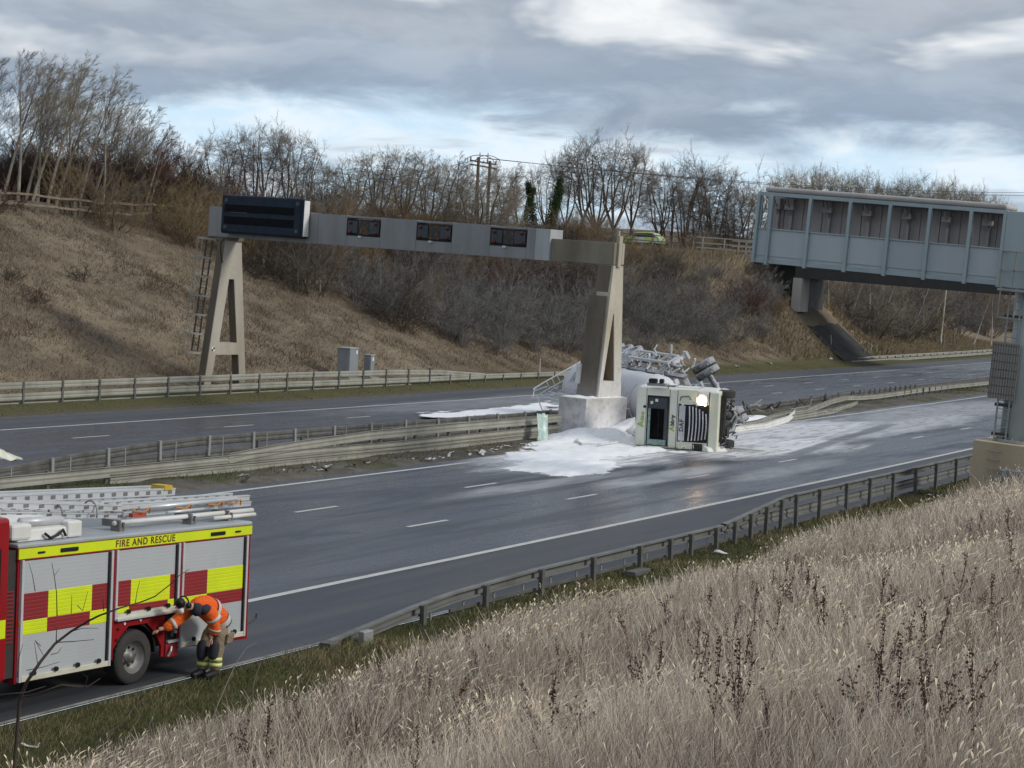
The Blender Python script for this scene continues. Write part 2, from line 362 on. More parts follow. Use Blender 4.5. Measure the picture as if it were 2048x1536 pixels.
far_road = struct(flat_strip('far_carriageway', 17.1, 32.86, -200, 700, .004, M['road_far'], 6))
for nm, u, wd, par in (('edge_line', 0., .2, near_road), ('edge_line', 11.29, .2, near_road), ('edge_line', 28.87, .2, far_road), ('edge_line', 17.75, .2, far_road), ('pavement_edge_line', -3.40, .09, near_road), ('pavement_edge_line', 32.78, .07, far_road)):
    flat_strip(nm, u-wd/2, u+wd/2, -200, 700, .009, M['paint'] if wd > .15 else M['paint_worn'], 2, par)
dash = MB().add([(0, -.075, 0), (2, -.075, 0), (2, .075, 0), (0, .075, 0)], [(0, 1, 2, 3)]).mesh('lane_mark'); dash.materials.append(M['paint'])
for u, s0, par in ((3.65, 40.09, near_road), (7.3, 40.2, near_road), (25.16, 51.05, far_road), (21.5, 51.6, far_road)):
    for k in range(-5, 24):
        X = s0+9*k
        o = put('lane_mark', dash, M['paint'], par); place(o, u2w(X, u, .009), (0, 0, math.atan(2*KC*X)))

# ------------------------------------------------------------------ safety barriers
W_PROF = [(0, .15), (.05, .15), (.08, .12), (.085, .05), (.070, .012), (.070, -.012), (.085, -.05), (.08, -.12), (.05, -.15), (0, -.15), (0, -.14), (.06, -.11), (.068, -.057), (.05, -.012), (.05, .012), (.068, .057), (.06, .11), (0, .14)]
BOX_PROF = [(0, .10), (.13, .10), (.13, .06), (.122, .06), (.122, .092), (.008, .092), (.008, -.092), (.122, -.092), (.122, -.06), (.13, -.06), (.13, -.10), (0, -.10)]
def rail_run(parent, path, mat, side=1, sec=6.4, name='rail', base=None):
    """path of (X, u, z centre); laid in overlapping sections"""
    P = [Vector(u2w(*p)) for p in path]; L = [0]
    for a, b in zip(P, P[1:]): L.append(L[-1]+(b-a).length)
    def pt(s):
        s = min(max(s, 0), L[-1]); i = max(0, min(len(P)-2, int(np.searchsorted(L, s))-1))
        return P[i].lerp(P[i+1], (s-L[i])/max(1e-6, L[i+1]-L[i]))
    prof = [(q[0]*side, q[1]) for q in (base or W_PROF)]
    if side < 0: prof = prof[::-1]
    s = 0; k = 0
    while s < L[-1]-.2:
        e = min(s+sec, L[-1]); ss = sorted(set([s, e+(.18 if e < L[-1] else 0)]+[q for q in L if s < q < e]+list(np.arange(s+1.1, e-.3, 1.3))))
        g = .005*(k % 2)
        MB().sweep([(q[0]+g*side, q[1]*(1+.025*(k % 2))) for q in prof], [pt(q) for q in ss]).build(name, mat, parent)
        s = e; k += 1
def post_mesh(h, wd=.11, dp=.09, th=.012):
    b = MB(); b.box(-wd/2, wd/2, -dp/2, -dp/2+th, 0, h); b.box(-wd/2, -wd/2+th, -dp/2+th, dp/2, 0, h); b.box(wd/2-th, wd/2, -dp/2+th, dp/2-.03, 0, h)
    b.box(-wd/2+th, wd/2-th, dp/2-th, dp/2, h*.55, h)
    me = b.mesh('post'); return me
POST = {}
def posts(parent, xs, u, z0, h, mat, lean=0.):
    for X in xs:
        hh = h(X) if callable(h) else h; hh = round(hh*20)/20
        if (hh, mat) not in POST: POST[(hh, mat)] = post_mesh(hh); POST[(hh, mat)].materials.append(mat)
        uu = u(X) if callable(u) else u; zz = z0(X) if callable(z0) else z0
        o = put('post', POST[(hh, mat)], mat, parent); place(o, u2w(X, uu, zz), (random.uniform(-1, 1)*lean, random.uniform(-1, 1)*lean, math.atan(2*KC*X)))
G_ = M['galv']; GF = M['galv_far']
# near verge: ramped end, one rail, then two rails; seen from behind
nb = thing('safety_barrier', 'steel safety barrier along the near hard shoulder with a ramped end by the fire engine', 'barrier')
def near_h(X): return float(np.interp(X, [25.8, 26.7, 28.7, 30.1, 33.4, 43.3, 47.8, 90], [.10, .19, .37, .46, .53, .53, .92, .92]))
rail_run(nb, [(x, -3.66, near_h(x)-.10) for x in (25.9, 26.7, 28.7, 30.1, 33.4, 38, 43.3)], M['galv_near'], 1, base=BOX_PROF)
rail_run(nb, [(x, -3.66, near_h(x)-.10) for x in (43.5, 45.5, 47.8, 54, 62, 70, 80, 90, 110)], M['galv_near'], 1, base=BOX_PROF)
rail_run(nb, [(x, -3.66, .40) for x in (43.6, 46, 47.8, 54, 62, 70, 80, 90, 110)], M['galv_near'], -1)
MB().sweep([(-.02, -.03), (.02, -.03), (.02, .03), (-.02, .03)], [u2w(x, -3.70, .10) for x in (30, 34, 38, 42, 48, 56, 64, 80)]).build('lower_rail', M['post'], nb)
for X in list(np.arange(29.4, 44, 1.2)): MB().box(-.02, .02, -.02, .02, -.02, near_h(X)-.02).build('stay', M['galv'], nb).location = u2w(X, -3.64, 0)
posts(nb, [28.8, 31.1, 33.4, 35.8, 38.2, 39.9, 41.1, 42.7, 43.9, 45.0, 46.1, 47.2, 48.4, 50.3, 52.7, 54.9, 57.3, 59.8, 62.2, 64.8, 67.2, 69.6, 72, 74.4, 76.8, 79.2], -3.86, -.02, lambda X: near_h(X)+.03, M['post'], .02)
foot = MB(); foot.box(25.75, 26.05, -3.80, -3.56, -.05, .12); foot.build('end_anchor', M['post'], nb, bevel=.02)
MB().box(26.5, 26.8, -3.98, -3.85, -.03, .24).build('end_anchor', M['galv'], nb, bevel=.02)
MB().box(36.9, 37.7, -4.15, -3.9, .02, .13).build('cable_block', M['post'], nb, bevel=.01)
# far verge: double height, ramping down beyond the cabinets
fb = thing('safety_barrier', 'double height steel barrier along the far verge in front of the concrete gantry leg', 'barrier')
rail_run(fb, [(x, 34.6, z-.16) for x, z in ((36, 1.24), (56, 1.27), (63, 1.29), (78, 1.31), (88.6, 1.24), (93, 1.15), (96, .98), (98.5, .84))], GF, 1)
rail_run(fb, [(x, 34.6, z-.16) for x, z in ((36, .78), (56, .79), (63, .83), (78, .84), (90, .78), (98, .80), (110, .74), (122, .7), (128, .42), (133, .15))], GF, 1)
MB().sweep([(-.03, -.04), (.03, -.04), (.03, .04), (-.03, .04)], [u2w(x, 34.68, .36) for x in range(36, 94, 6)]).build('lower_rail', GF, fb)
posts(fb, np.arange(36.6, 98, 2.4), 34.52, .28, lambda X: 1.0 if X < 92 else .6, M['post'], .01)
posts(fb, np.arange(98.5, 126, 2.4), 34.52, .2, .55, M['post'], .01)
# median: back line seen from behind, front line with extra rails towards the plinth
mb = thing('safety_barrier', 'dark back of the median barrier line beside the far carriageway', 'barrier')
BT = [(30, .2), (36, .42), (38.8, .62), (41.1, .80), (43.6, .92), (46.6, 1.02), (52, 1.0), (60, .98), (69, .94), (73.5, .92)]
bz_ = lambda X: float(np.interp(X, [q[0] for q in BT], [q[1] for q in BT]))
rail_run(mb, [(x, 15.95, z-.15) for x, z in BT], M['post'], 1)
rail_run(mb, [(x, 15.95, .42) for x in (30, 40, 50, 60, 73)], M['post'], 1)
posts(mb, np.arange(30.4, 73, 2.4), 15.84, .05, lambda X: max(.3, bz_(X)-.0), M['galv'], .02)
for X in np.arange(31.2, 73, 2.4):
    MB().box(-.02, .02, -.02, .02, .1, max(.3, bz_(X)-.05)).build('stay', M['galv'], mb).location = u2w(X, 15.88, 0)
mf = thing('safety_barrier', 'pale steel median barrier of stacked rails running up to the concrete plinth', 'barrier')
rail_run(mf, [(x, 14.0, z-.15) for x, z in ((25, .60), (36, .61), (44, .62), (50, .61), (56, .56), (63, .58), (68.6, .60))], GF, -1)
rail_run(mf, [(x, 14.0, z-.15) for x, z in ((46.0, .68), (47.5, .78), (49.7, .89), (54, 1.01), (59.4, 1.03), (66, 1.0), (68.8, 1.02))], GF, -1)
rail_run(mf, [(x, 14.0, .24) for x in (40.5, 46, 56, 63, 68.5)], GF, -1)
rail_run(mf, [(x, 14.35, .84) for x in (56, 62, 68.7)], GF, -1)
posts(mf, np.arange(26, 68.5, 2.4), 14.14, .05, lambda X: .6 if X < 47 else .95, M['post'], .02)
# far verge beyond the bridge
rb = thing('safety_barrier', 'two rail barrier on the far verge starting under the overbridge', 'barrier')
rail_run(rb, [(x, 35.4, z-.15) for x, z in ((163, .12), (170, .3), (177, .55), (186, .72), (220, .74), (250, .76), (300, .76))], GF, 1, 9.6)
rail_run(rb, [(x, 34.9, z-.15) for x, z in ((176, .4), (190, .42), (220, .44), (300, .44))], GF, 1, 9.6)
posts(rb, np.arange(172, 290, 3.2), 35.3, .0, .65, M['post'], .01)
# wrecked median barrier: bent rails and leaning posts
wb = thing('wrecked_barrier', 'torn and buckled median barrier with dragged rails behind the overturned cab', 'barrier')
rail_run(wb, [(x, u, z) for x, u, z in ((77, 11.3, .25), (81, 10.9, .2), (84, 11.0, .22), (88, 11.6, .3), (92, 12.2, .28), (96, 12.6, .22), (99, 13.0, .32), (103, 13.6, .42), (107, 14.0, .5), (110, 13.9, .42), (114, 14.0, .38), (119, 14.0, .42), (125, 14.1, .46), (132, 14.0, .5), (145, 14.0, .46), (170, 14, .46), (260, 14, .46))], GF, -1, 6.4)
rail_run(wb, [(x, u, z) for x, u, z in ((78, 10.6, .12), (84, 10.5, .12), (89, 11.2, .2), (92, 11.9, .35))], M['white'], -1, 6.4)
rail_run(wb, [(x, u, z) for x, u, z in ((86, 11.5, .14), (92, 11.7, .14), (99, 12.1, .16), (107, 13.2, .2))], GF, -1, 6.4)
rail_run(wb, [(x, u, z) for x, u, z in ((78, 14.5, .5), (84, 14.3, .3), (90, 14.9, .25), (97, 15.3, .3), (104, 15.8, .3), (112, 15.95, .34), (125, 15.9, .40), (140, 15.9, .45), (260, 15.9, .45))], M['post'], 1, 6.4)
for X in np.arange(79, 128, 1.25):
    k = 1.-smooth(96, 122, X); o = MB().box(-.05, .05, -.04, .04, 0, .62).build('post', M['post'] if X > 85 else M['galv'], wb)
    place(o, u2w(X, 15.5-1.2*k*random.random(), .05), (random.uniform(-.9, .9)*k, random.uniform(-.9, .9)*k, random.random()*3))
posts(wb, np.arange(112, 160, 1.6), 14.12, 0.03, .55, M['post'], .06)
for i in range(26):
    X = random.uniform(76, 100); o = MB().bar((0, 0, 0), (random.uniform(.4, 1.6), 0, random.uniform(-.05, .2)), .07, .05).build('torn_strut', random.choice([M['galv'], M['dark'], M['white']]), wb)
    place(o, u2w(X, random.uniform(11.8, 15.6), .15+random.random()*.25), (0, random.uniform(-.5, .3), random.uniform(-1.2, 1.2)))

# ------------------------------------------------------------------ concrete signal gantry over the far carriageway
def quad_prism(b, pts, y0, y1): b.prism(pts, 1, y0, y1)
def powder_coat(name, col, col2, z0, z1, amt=1.):
    """concrete that the powder has settled on, thickest low down on a ragged line"""
    m, t, b = newmat(name); v = obj_vec(t); sz = node(t, 'ShaderNodeSeparateXYZ', {0: v}).outputs[2]
    n = tnoise(t, tmap(t, v, (1, 1, .4)), 1.1, 8, .7); n2 = tnoise(t, v, 3.2, 6, .7)
    c = tmix(t, tstep(t, n, .35, .7), col, col2)
    k = tstep(t, tmath(t, 'MULTIPLY_ADD', n, -2.6, tmath(t, 'ADD', sz, 1.3)), z1, z0)
    k = tmath(t, 'MULTIPLY', tmath(t, 'MULTIPLY', k, tstep(t, n2, .25, .6, .35, 1.)), amt)
    t.links.new(tmix(t, k, c, (.72, .72, .74)), b.inputs['Base Color']); b.inputs['Roughness'].default_value = .9
    tbump(t, b, n2, .3, .02); return m
M['conc_powder'] = powder_coat('concrete with settled powder', (.29, .27, .235), (.19, .17, .14), .3, 3.4, .95)
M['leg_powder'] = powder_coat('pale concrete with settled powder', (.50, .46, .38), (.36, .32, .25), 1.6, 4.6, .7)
M['side_powder'] = powder_coat('stained and shaded concrete with powder', (.155, .13, .10), (.095, .08, .06), 1.2, 3.0, .3)  # dark tone puts the shade of the leg's side into the concrete
cg = thing('signal_gantry', 'concrete signal gantry with black message sign and three lane signals', 'gantry', (71.15, 13.75, 0), (.03, 0, -.107))
pl = MB().box(-2.08, 1.15, -.15, 1.25, -.2, 1.72).build('plinth', M['conc_powder'], cg, bevel=.04)
px_, py_ = np.meshgrid(np.linspace(-2.04, 1.11, 22), np.linspace(-.11, 1.2, 10), indexing='ij')
pz = 1.725+.10*vnoise(px_*3, py_*3, 1, 5)*np.clip(np.minimum(np.minimum(px_+2.04, 1.11-px_), np.minimum(py_+.11, 1.2-py_))*5, 0, 1)
i_ = (np.arange(21)[:, None]*10+np.arange(9)[None]).ravel()
M['powder'] = pm('white powder', (.90, .91, .93), (.80, .81, .85), 1.6, .95, 0, .35, fine=.12)
put('settled_powder', raw_mesh('settled_powder', np.stack([px_, py_, pz], -1).reshape(-1, 3), np.stack([i_, i_+10, i_+11, i_+1], -1), True), M['powder'], cg)
oL = lambda c: -.98+(c-1.72)/5.63*.46
oR = lambda c: .82-(c-1.72)/5.63*.58
b = MB()
quad_prism(b, [(oL(5.3), 5.3), (oR(5.3), 5.3), (.24, 7.36), (-.52, 7.36)], 0, .7)
quad_prism(b, [(oL(2.43), 2.43), (-.70, 2.43), (-.27, 5.3), (oL(5.3), 5.3)], 0, .7)
quad_prism(b, [(.20, 2.43), (oR(2.43), 2.43), (oR(5.3), 5.3), (-.20, 5.3)], 0, .7)
quad_prism(b, [(oL(1.7), 1.7), (oR(1.7), 1.7), (oR(2.43), 2.43), (oL(2.43), 2.43)], 0, .7)
b.build('leg', M['leg_powder'], cg)
MB().hexa([(.18, .05, 2.45), (.23, .05, 2.45), (.23, .69, 2.45), (.18, .69, 2.45)], [(-.215, .05, 5.27), (-.165, .05, 5.27), (-.165, .69, 5.27), (-.215, .69, 5.27)]).build('leg_shaded_inner_side', pm('brown stained and shaded concrete', (.24, .185, .13), (.17, .13, .09), .8, .9, 0, .3, streak=True), cg)  # thin brown sheet, shade of the inner face painted as colour
MB().hexa([(-1.04, .1, 1.71), (.6, .72, 1.71), (.6, 1.08, 1.71), (-1.04, 1.08, 1.71)], [(-.72, .1, 6.05), (.3, .72, 6.05), (.3, .98, 6.05), (-.72, .98, 6.05)]).build('leg_back_column', M['side_powder'], cg)  # stands proud so its painted shade covers the leg's side
MB().hexa([(-.62, .13, 6.05), (-.5, .13, 6.05), (-.5, .80, 6.05), (-.62, .80, 6.05)], [(-.565, .1, 7.35), (-.5, .1, 7.35), (-.5, .74, 7.35), (-.565, .74, 7.35)]).build('leg_upper_side', M['conc_dark'], cg)  # upper side face, shade carried by the dark colour
MB().box(-1.06, -.80, .95, 1.16, 2.25, 3.1).build('notice_board', M['white'], cg)
b = MB(); b.box(-.34, -.08, -.10, -.005, 7.30, 8.62); b.box(-.02, .16, -.07, -.005, 7.42, 8.30); b.build('end_pilaster', M['conc'], cg, bevel=.015)
MB().box(-.10, .0, .12, .22, 8.33, 8.85).build('bracket', M['conc'], cg)
MB().box(-.55, .2, 0, 3.30, 7.38, 8.33).build('beam_end', pm('stained beam concrete', (.27, .245, .19), (.17, .15, .11), .8, .9, 0, .3, streak=True, fine=.4), cg, bevel=.02)
MB().box(-.5, .2, 3.30, 24.0, 7.42, 8.33).build('beam', M['conc_dark'], cg)
cuts = [3.27, 4.05, 4.52, 6.53, 8.66, 10.72, 12.85, 14.92, 16.72, 17.6, 22.5, 23.98]
sigs = [(4.58, 6.47), (8.72, 10.66), (12.91, 14.86)]
for i, (p, q) in enumerate(zip(cuts, cuts[1:])):
    tp = 8.70+(q/24.)*.14
    if any(abs(p-(s0-.06)) < .02 for s0, s1 in sigs):                  # above and below a lane signal
        MB().box(-.64, .3, p, q-.012, tp-.09, tp).build('cladding_panel', M['clad'], cg, bevel=.008)
        MB().box(-.64, .3, p, q-.012, 7.37, 7.86).build('cladding_panel', M['clad'], cg, bevel=.008)
    else:
        MB().box(-.64-(.02 if i == 0 else 0), .3, p, q-.012, 7.37, tp).build('cladding_panel', M['clad_pale'] if i == 0 else M['clad'], cg, bevel=.008)
M['red_lens'] = pm('dark red lens', (.085, .008, .01), (.05, .007, .008), 3, .35)
M['led'] = pm('unlit led matrix', (.02, .02, .02), (.16, .075, .02), 9., .4, lo=.5, hi=.62)
M['sig_grey'] = pm('slate signal face', (.05, .06, .075), (.035, .042, .055), 2, .5)
for s0, s1 in sigs:
    bx_ = MB().box(-.58, .1, s0-.04, s1+.04, 7.88, 8.62).build('lane_signal', M['black'], cg)
    MB().box(-.66, -.585, s0+.02, s0+.62, 7.98, 8.55).build('signal_wing', M['sig_grey'], bx_, bevel=.02)
    MB().box(-.66, -.585, s1-.62, s1-.02, 7.98, 8.55).build('signal_wing', M['sig_grey'], bx_, bevel=.02)
    md = MB().box(-.62, -.585, s0+.66, s1-.66, 7.95, 8.58).build('matrix_display', M['led'], bx_)
    for bb in (s0+.20, s1-.20):
        for cc in (8.04, 8.48):
            MB().lathe([(.09, -.70), (.10, -.68), (.10, -.655)], 14, 0, (0, bb, cc)).build('lantern', M['red_lens'], bx_, True)
    MB().box(-.76, -.66, (s0+s1)/2+.05, (s0+s1)/2+.2, 7.80, 7.88).build('sensor', M['white'], bx_)
ms = MB().box(-1.12, -.66, 17.27, 22.68, 7.56, 9.45).build('message_sign', M['navy'], cg, bevel=.10, seg=3)
MB().box(-1.07, -.70, 17.235, 17.268, 7.66, 9.36).build('sign_side', M['white'], ms, bevel=.01)
MB().box(-1.14, -1.119, 17.42, 22.53, 7.66, 9.36).build('sign_bezel', pm('sign bezel', (.02, .034, .055), None, 2, .5, spec=.15), ms, bevel=.009)
M['pixels'] = pm('dark pixel field', (.003, .004, .008), (.007, .008, .012), 6, .6, spec=.1)
for c0, c1 in ((8.62, 8.98), (8.02, 8.40)):
    for k in range(15):
        y0 = 17.82+k*.308
        MB().box(-1.15, -1.1405, y0, y0+.292, c0, c1).build('character_cell', M['pixels'], ms)
MB().box(-1.152, -1.141, 20.9, 22.0, 8.60, 8.615).build('lit_edge', pm('amber strip', (.22, .13, .03), None, 3, .5), ms)
for y in (17.62, 22.33):
    for c in (7.85, 9.16): MB().lathe([(.10, -1.165), (.12, -1.155), (.12, -1.141)], 16, 0, (0, y, c)).build('beacon', M['sig_grey'], ms, True)
MB().tube([(-.9, 20.0, 9.44), (-.9, 20.0, 9.75)], .035, 8).build('antenna', M['white'], ms)
# far leg
b = MB()
fl = lambda c: -.54-(7.35-c)/7.05*.89
fr = lambda c: .54+(7.35-c)/7.05*.89
quad_prism(b, [(fl(5.3), 5.3), (fr(5.3), 5.3), (.54, 7.36), (-.54, 7.36)], 22.8, 23.28)
quad_prism(b, [(fl(2.13), 2.13), (-.60, 2.13), (-.16, 5.3), (fl(5.3), 5.3)], 22.8, 23.28)
quad_prism(b, [(.66, 2.13), (fr(2.13), 2.13), (fr(5.3), 5.3), (.20, 5.3)], 22.8, 23.28)
quad_prism(b, [(fl(1.53), 1.53), (fr(1.53), 1.53), (fr(2.13), 2.13), (fl(2.13), 2.13)], 22.8, 23.28)
quad_prism(b, [(fl(-.3), -.3), (-1.06, -.3), (-.78, 1.53), (fl(1.53), 1.53)], 22.8, 23.28)
quad_prism(b, [(1.06, -.3), (fr(-.3), -.3), (fr(1.53), 1.53), (.82, 1.53)], 22.8, 23.28)
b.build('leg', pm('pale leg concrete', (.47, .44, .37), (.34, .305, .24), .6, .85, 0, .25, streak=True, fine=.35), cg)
for (a0, c0, a1, c1) in ((fl(-.3), -.3, fl(7.3), 7.3),): MB().hexa([(a0-.02, 22.84, c0), (a0+.03, 22.84, c0), (a0+.03, 23.27, c0), (a0-.02, 23.27, c0)], [(a1-.02, 22.84, c1), (a1+.03, 22.84, c1), (a1+.03, 23.27, c1), (a1-.02, 23.27, c1)]).build('leg_shaded_side', M['conc_dark'], cg)  # thin dark slab added to paint the leg's shaded side
for (a0, c0, a1, c1) in ((1.055, -.28, .815, 1.52), (.655, 2.14, .195, 5.28)): MB().hexa([(a0-.02, 22.84, c0), (a0+.03, 22.84, c0), (a0+.03, 23.26, c0), (a0-.02, 23.26, c0)], [(a1-.02, 22.84, c1), (a1+.03, 22.84, c1), (a1+.03, 23.26, c1), (a1-.02, 23.26, c1)]).build('leg_shaded_inner_side', M['conc_dark'], cg)  # shade of the inner faces, painted as thin dark slabs
MB().box(-.6, .6, 22.7, 23.9, 7.2, 7.40).build('bearing_slab', M['conc_dark'], cg)
for k, (dy, dz) in enumerate(((0, 0), (.09, .09))): MB().box(-1.08+dy, -.99+dy, 22.775, 22.797, 1.72+dz, 1.81+dz).build('survey_target', M['black'], cg)
MB().box(-1.09, -.89, 22.785, 22.7985, 1.70, 1.92).build('target_plate', M['white'], cg)
lad = MB()
LT, LB = (-1.25, 7.3), (-1.85, 1.7)
for y in (23.0, 23.4): lad.bar((LT[0], y, LT[1]), (LB[0], y, LB[1]), .05, .07, (0, 1, 0))
for k in range(19):
    f = k/18.; a = LT[0]+(LB[0]-LT[0])*f; c = LT[1]+(LB[1]-LT[1])*f; lad.tube([(a, 23.0, c), (a, 23.4, c)], .015, 5)
la = lad.build('ladder', M['dark'], cg)
hp = []
for k in range(7):
    f = k/6.; a = LT[0]+(LB[0]-LT[0])*f; c = LT[1]+(LB[1]-LT[1])*f-.1
    pts = [(a, 22.95-.0, c)]+[(a-.42-.42*math.cos(g), 23.2-.45*math.cos(g*0)*math.sin(PI/2-g) if False else 23.2-.40*math.sin(PI/2-(g)), c-.0) for g in ()]
    pts = [(a-.38*(1-math.cos(g))/1.0, 23.2-.38*math.sin(g+PI) if False else 23.2+.36*math.cos(g+PI)*-1*-1, c) for g in ()]
    ring = [(a-.75*math.sin(g), 23.2-.40*math.cos(g), c+.06*math.sin(g)) for g in np.linspace(0, PI, 11)]
    MB().sweep([(-.02, -.05), (.02, -.05), (.02, .05), (-.02, .05)], ring).build('safety_hoop', M['galv_far'], la)
for g in (.35*PI, .5*PI, .65*PI):
    MB().bar((LT[0]-.75*math.sin(g), 23.2-.40*math.cos(g), LT[1]), (LB[0]-.75*math.sin(g), 23.2-.40*math.cos(g), LB[1]), .03, .012).build('cage_strap', M['galv_far'], la)
MB().tube([(-.7, 22.75, 7.3), (-.95, 22.72, 7.1), (-.9, 22.76, 6.6), (-.75, 22.74, 6.1)], .03, 6).build('cable', M['black'], cg)

# ------------------------------------------------------------------ enclosed cantilever sign gantry over the near carriageway
cn = thing('cantilever_gantry', 'blue grey enclosed cantilever sign cabin on a post with concrete plinth', 'gantry', (59.6, -5.35, 0), (.055, 0, 0))
mull = [8.50, 8.02, 6.63, 5.22, 3.84, 2.49, 1.13, .03]
b = MB(); b.box(-.06, .12, -.02, 8.56, 9.34, 9.47); b.box(-.05, .12, -.02, 8.56, 7.05, 7.19); b.box(-.045, .04, -.02, 8.56, 8.20, 8.245)
b.build('cabin_frame', M['duck'], cn, bevel=.012)
for i, y in enumerate(mull):
    o = MB().box(-.13, .06, y-.055, y+.055, 7.00 if i else 7.05, 9.35).build('mullion', M['duck'], cn, bevel=.012)
    MB().box(-.10, -.04, y-.16, y-.056, 9.16, 9.30).build('mullion_foot', M['duck'], o) if False else None
for p, q in zip(mull, mull[1:]):
    MB().box(.0, .03, q+.058, p-.058, 7.192, 8.198).build('panel', M['duck_panel'], cn, bevel=.006)
    MB().box(-.03, .0-.002, q+.058, p-.058, 7.30, 7.325).build('panel_lip', M['duck'], cn)
    MB().box(1.18, 1.23, q+.02, (p+q)/2-.012, 7.2, 9.33).build('inner_panel', M['inner'], cn)
    MB().box(1.18, 1.23, (p+q)/2+.012, p-.02, 7.2, 9.33).build('inner_panel', M['inner'], cn)
    fr_ = MB(); yy = p-.30; fr_.box(1.0, 1.17, yy-.05, yy+.05, 7.2, 9.32); fr_.box(.75, 1.0, yy-.16, yy+.16, 8.95, 9.12); fr_.bar((.5, yy, 9.3), (1.05, yy, 8.75), .06, .06, (0, 1, 0))
    fr_.build('inner_rib', M['inner'], cn)
MB().box(1.235, 1.30, -.02, 8.56, 7.05, 9.47).build('sign_face', M['duck_panel'], cn)
MB().box(.0, 1.25, 8.50, 8.555, 7.2, 8.2).build('end_panel', M['duck_panel'], cn, bevel=.006)
for a in (.3, .95): MB().box(a, a+.07, 8.505, 8.55, 8.2, 9.34).build('end_mullion', M['duck'], cn)
MB().box(.05, 1.23, .0, 8.5, 7.06, 7.12).build('cabin_floor', M['dark'], cn)
MB().box(-.08, 1.34, .0, 8.33, 9.475, 9.66).build('roof', pm('pale roof sheet', (.44, .42, .40), (.36, .345, .33), .7, .6), cn, bevel=.09, seg=3)
MB().tube([(.3, .35, 9.6), (.3, .35, 9.82)], .04, 8).build('roof_vent', M['white'], cn)
b = MB(); b.tube([(.55, -1.0, 2.05), (.55, -1.0, 9.55)], [.56, .50], 28); b.build('post', pm('pale post paint', (.46, .53, .55), (.39, .46, .475), .7, .5, .05, streak=True), cn, True)
b = MB(); b.tube([(.55, -1.0, 2.08), (.55, -1.0, 2.16)], .74, 28)
for k in range(10): b.box(.52+.62*math.cos(k*.628), .58+.62*math.cos(k*.628), -1.03+.62*math.sin(k*.628), -.97+.62*math.sin(k*.628), 2.16, 2.24)
b.build('base_flange', M['galv'], cn)
b = MB(); b.box(-.12, 1.35, -1.9, -.02, 7.0, 9.45); b.build('post_head', M['duck'], cn, bevel=.03)
plm = pm('tan plinth concrete', (.50, .42, .30), (.38, .31, .21), .6, .85, 0, .3, streak=True, fine=.3)
pt_ = MB().box(-.55, 2.0, -2.6, .10, -.4, 2.07).build('plinth', plm, cn, bevel=.03)
for k in range(6):
    c = .35+k*.29; MB().tube([(-.54, -.78, c), (-.66, -.78, c), (-.66, -.42, c), (-.54, -.42, c)], .014, 6).build('step_iron', M['galv'], pt_)
ld = MB()
for y in (-.78, -.40): ld.box(-.06, -.01, y-.025, y+.025, 2.1, 7.6)
for k in range(19): ld.tube([(-.035, -.78, 2.25+k*.29), (-.035, -.40, 2.25+k*.29)], .014, 6)
ldo = ld.build('ladder', M['galv'], cn)
for c in (2.25, 3.2, 6.05): MB().box(-.03, .2, -.84, -.30, c, c+.10).build('ladder_bracket', M['dark'], cn)
M['mesh_guard'] = pm('dirty anti-climb sheet', (.32, .31, .285), (.24, .225, .195), 1.2, .7, .1, streak=True, fine=.3)
b = MB(); b.box(-.14, -.115, -.93, -.07, 3.44, 5.26); b.box(-.115, .1, -.095, -.07, 3.44, 5.26); cgd = b.build('climb_guard', M['mesh_guard'], ldo)
for k in range(11): MB().box(-.155, -.141, -.92+k*.083, -.905+k*.083, 3.46, 5.24).build('guard_shadow_bar', M['post'], cgd)
for k in range(7): MB().box(-.165, -.156, -.92, -.08, 3.6+k*.26, 3.615+k*.26).build('guard_shadow_bar', M['post'], cgd)  # dark grid bars added in front to imitate ladder rung shadows
hb = MB()
for y in (-.15, -.55, -.95, -1.3): hb.bar((-.45, y, 7.0), (-.45, y, 8.15), .04, .04, (0, 1, 0))
for c in (7.55, 8.15): hb.bar((-.45, -.1, c), (-.45, -1.6, c), .04, .04)
for y in (-.12, -1.6):
    for c in (7.55, 8.15): hb.bar((-.45, y, c), (-.1, y, c), .04, .04)
hb.build('platform_rail', M['galv_far'], cn)
MB().box(-.55, -.05, -1.7, -.1, 6.9, 6.98).build('platform', M['galv'], cn)
for y in (-.2, -.7): MB().bar((-.5, y, 6.05), (-.5, y, 7.0), .04, .04, (0, 1, 0)).build('hanger', M['galv'], cn)
MB().bar((-.5, -.15, 6.05), (-.5, -1.2, 6.05), .04, .04).build('hoop_rail', M['galv'], cn)
cbm = pm('slate cabinet', (.17, .19, .22), (.13, .145, .17), 1, .5)
b = MB(); b.box(-1.45, -.75, -2.6, -1.1, -.3, 1.25); o = b.build('roadside_cabinet', cbm, None, bevel=.02)
o.location = (59.6, -5.35, .0); tag(o, 'slate grey roadside cabinet in front of the tan concrete plinth', 'cabinet')
MB().box(-1.47, -1.455, -1.9, -1.2, .1, 1.1).build('cabinet_door', pm('cabinet door', (.20, .22, .25), None, 1, .45), o, bevel=.006)
MB().box(-1.6, -1.475, -1.05-.4, -1.05, .1, .55).build('meter_box', pm('meter box', (.10, .11, .13), None, 1, .5), o, bevel=.01)

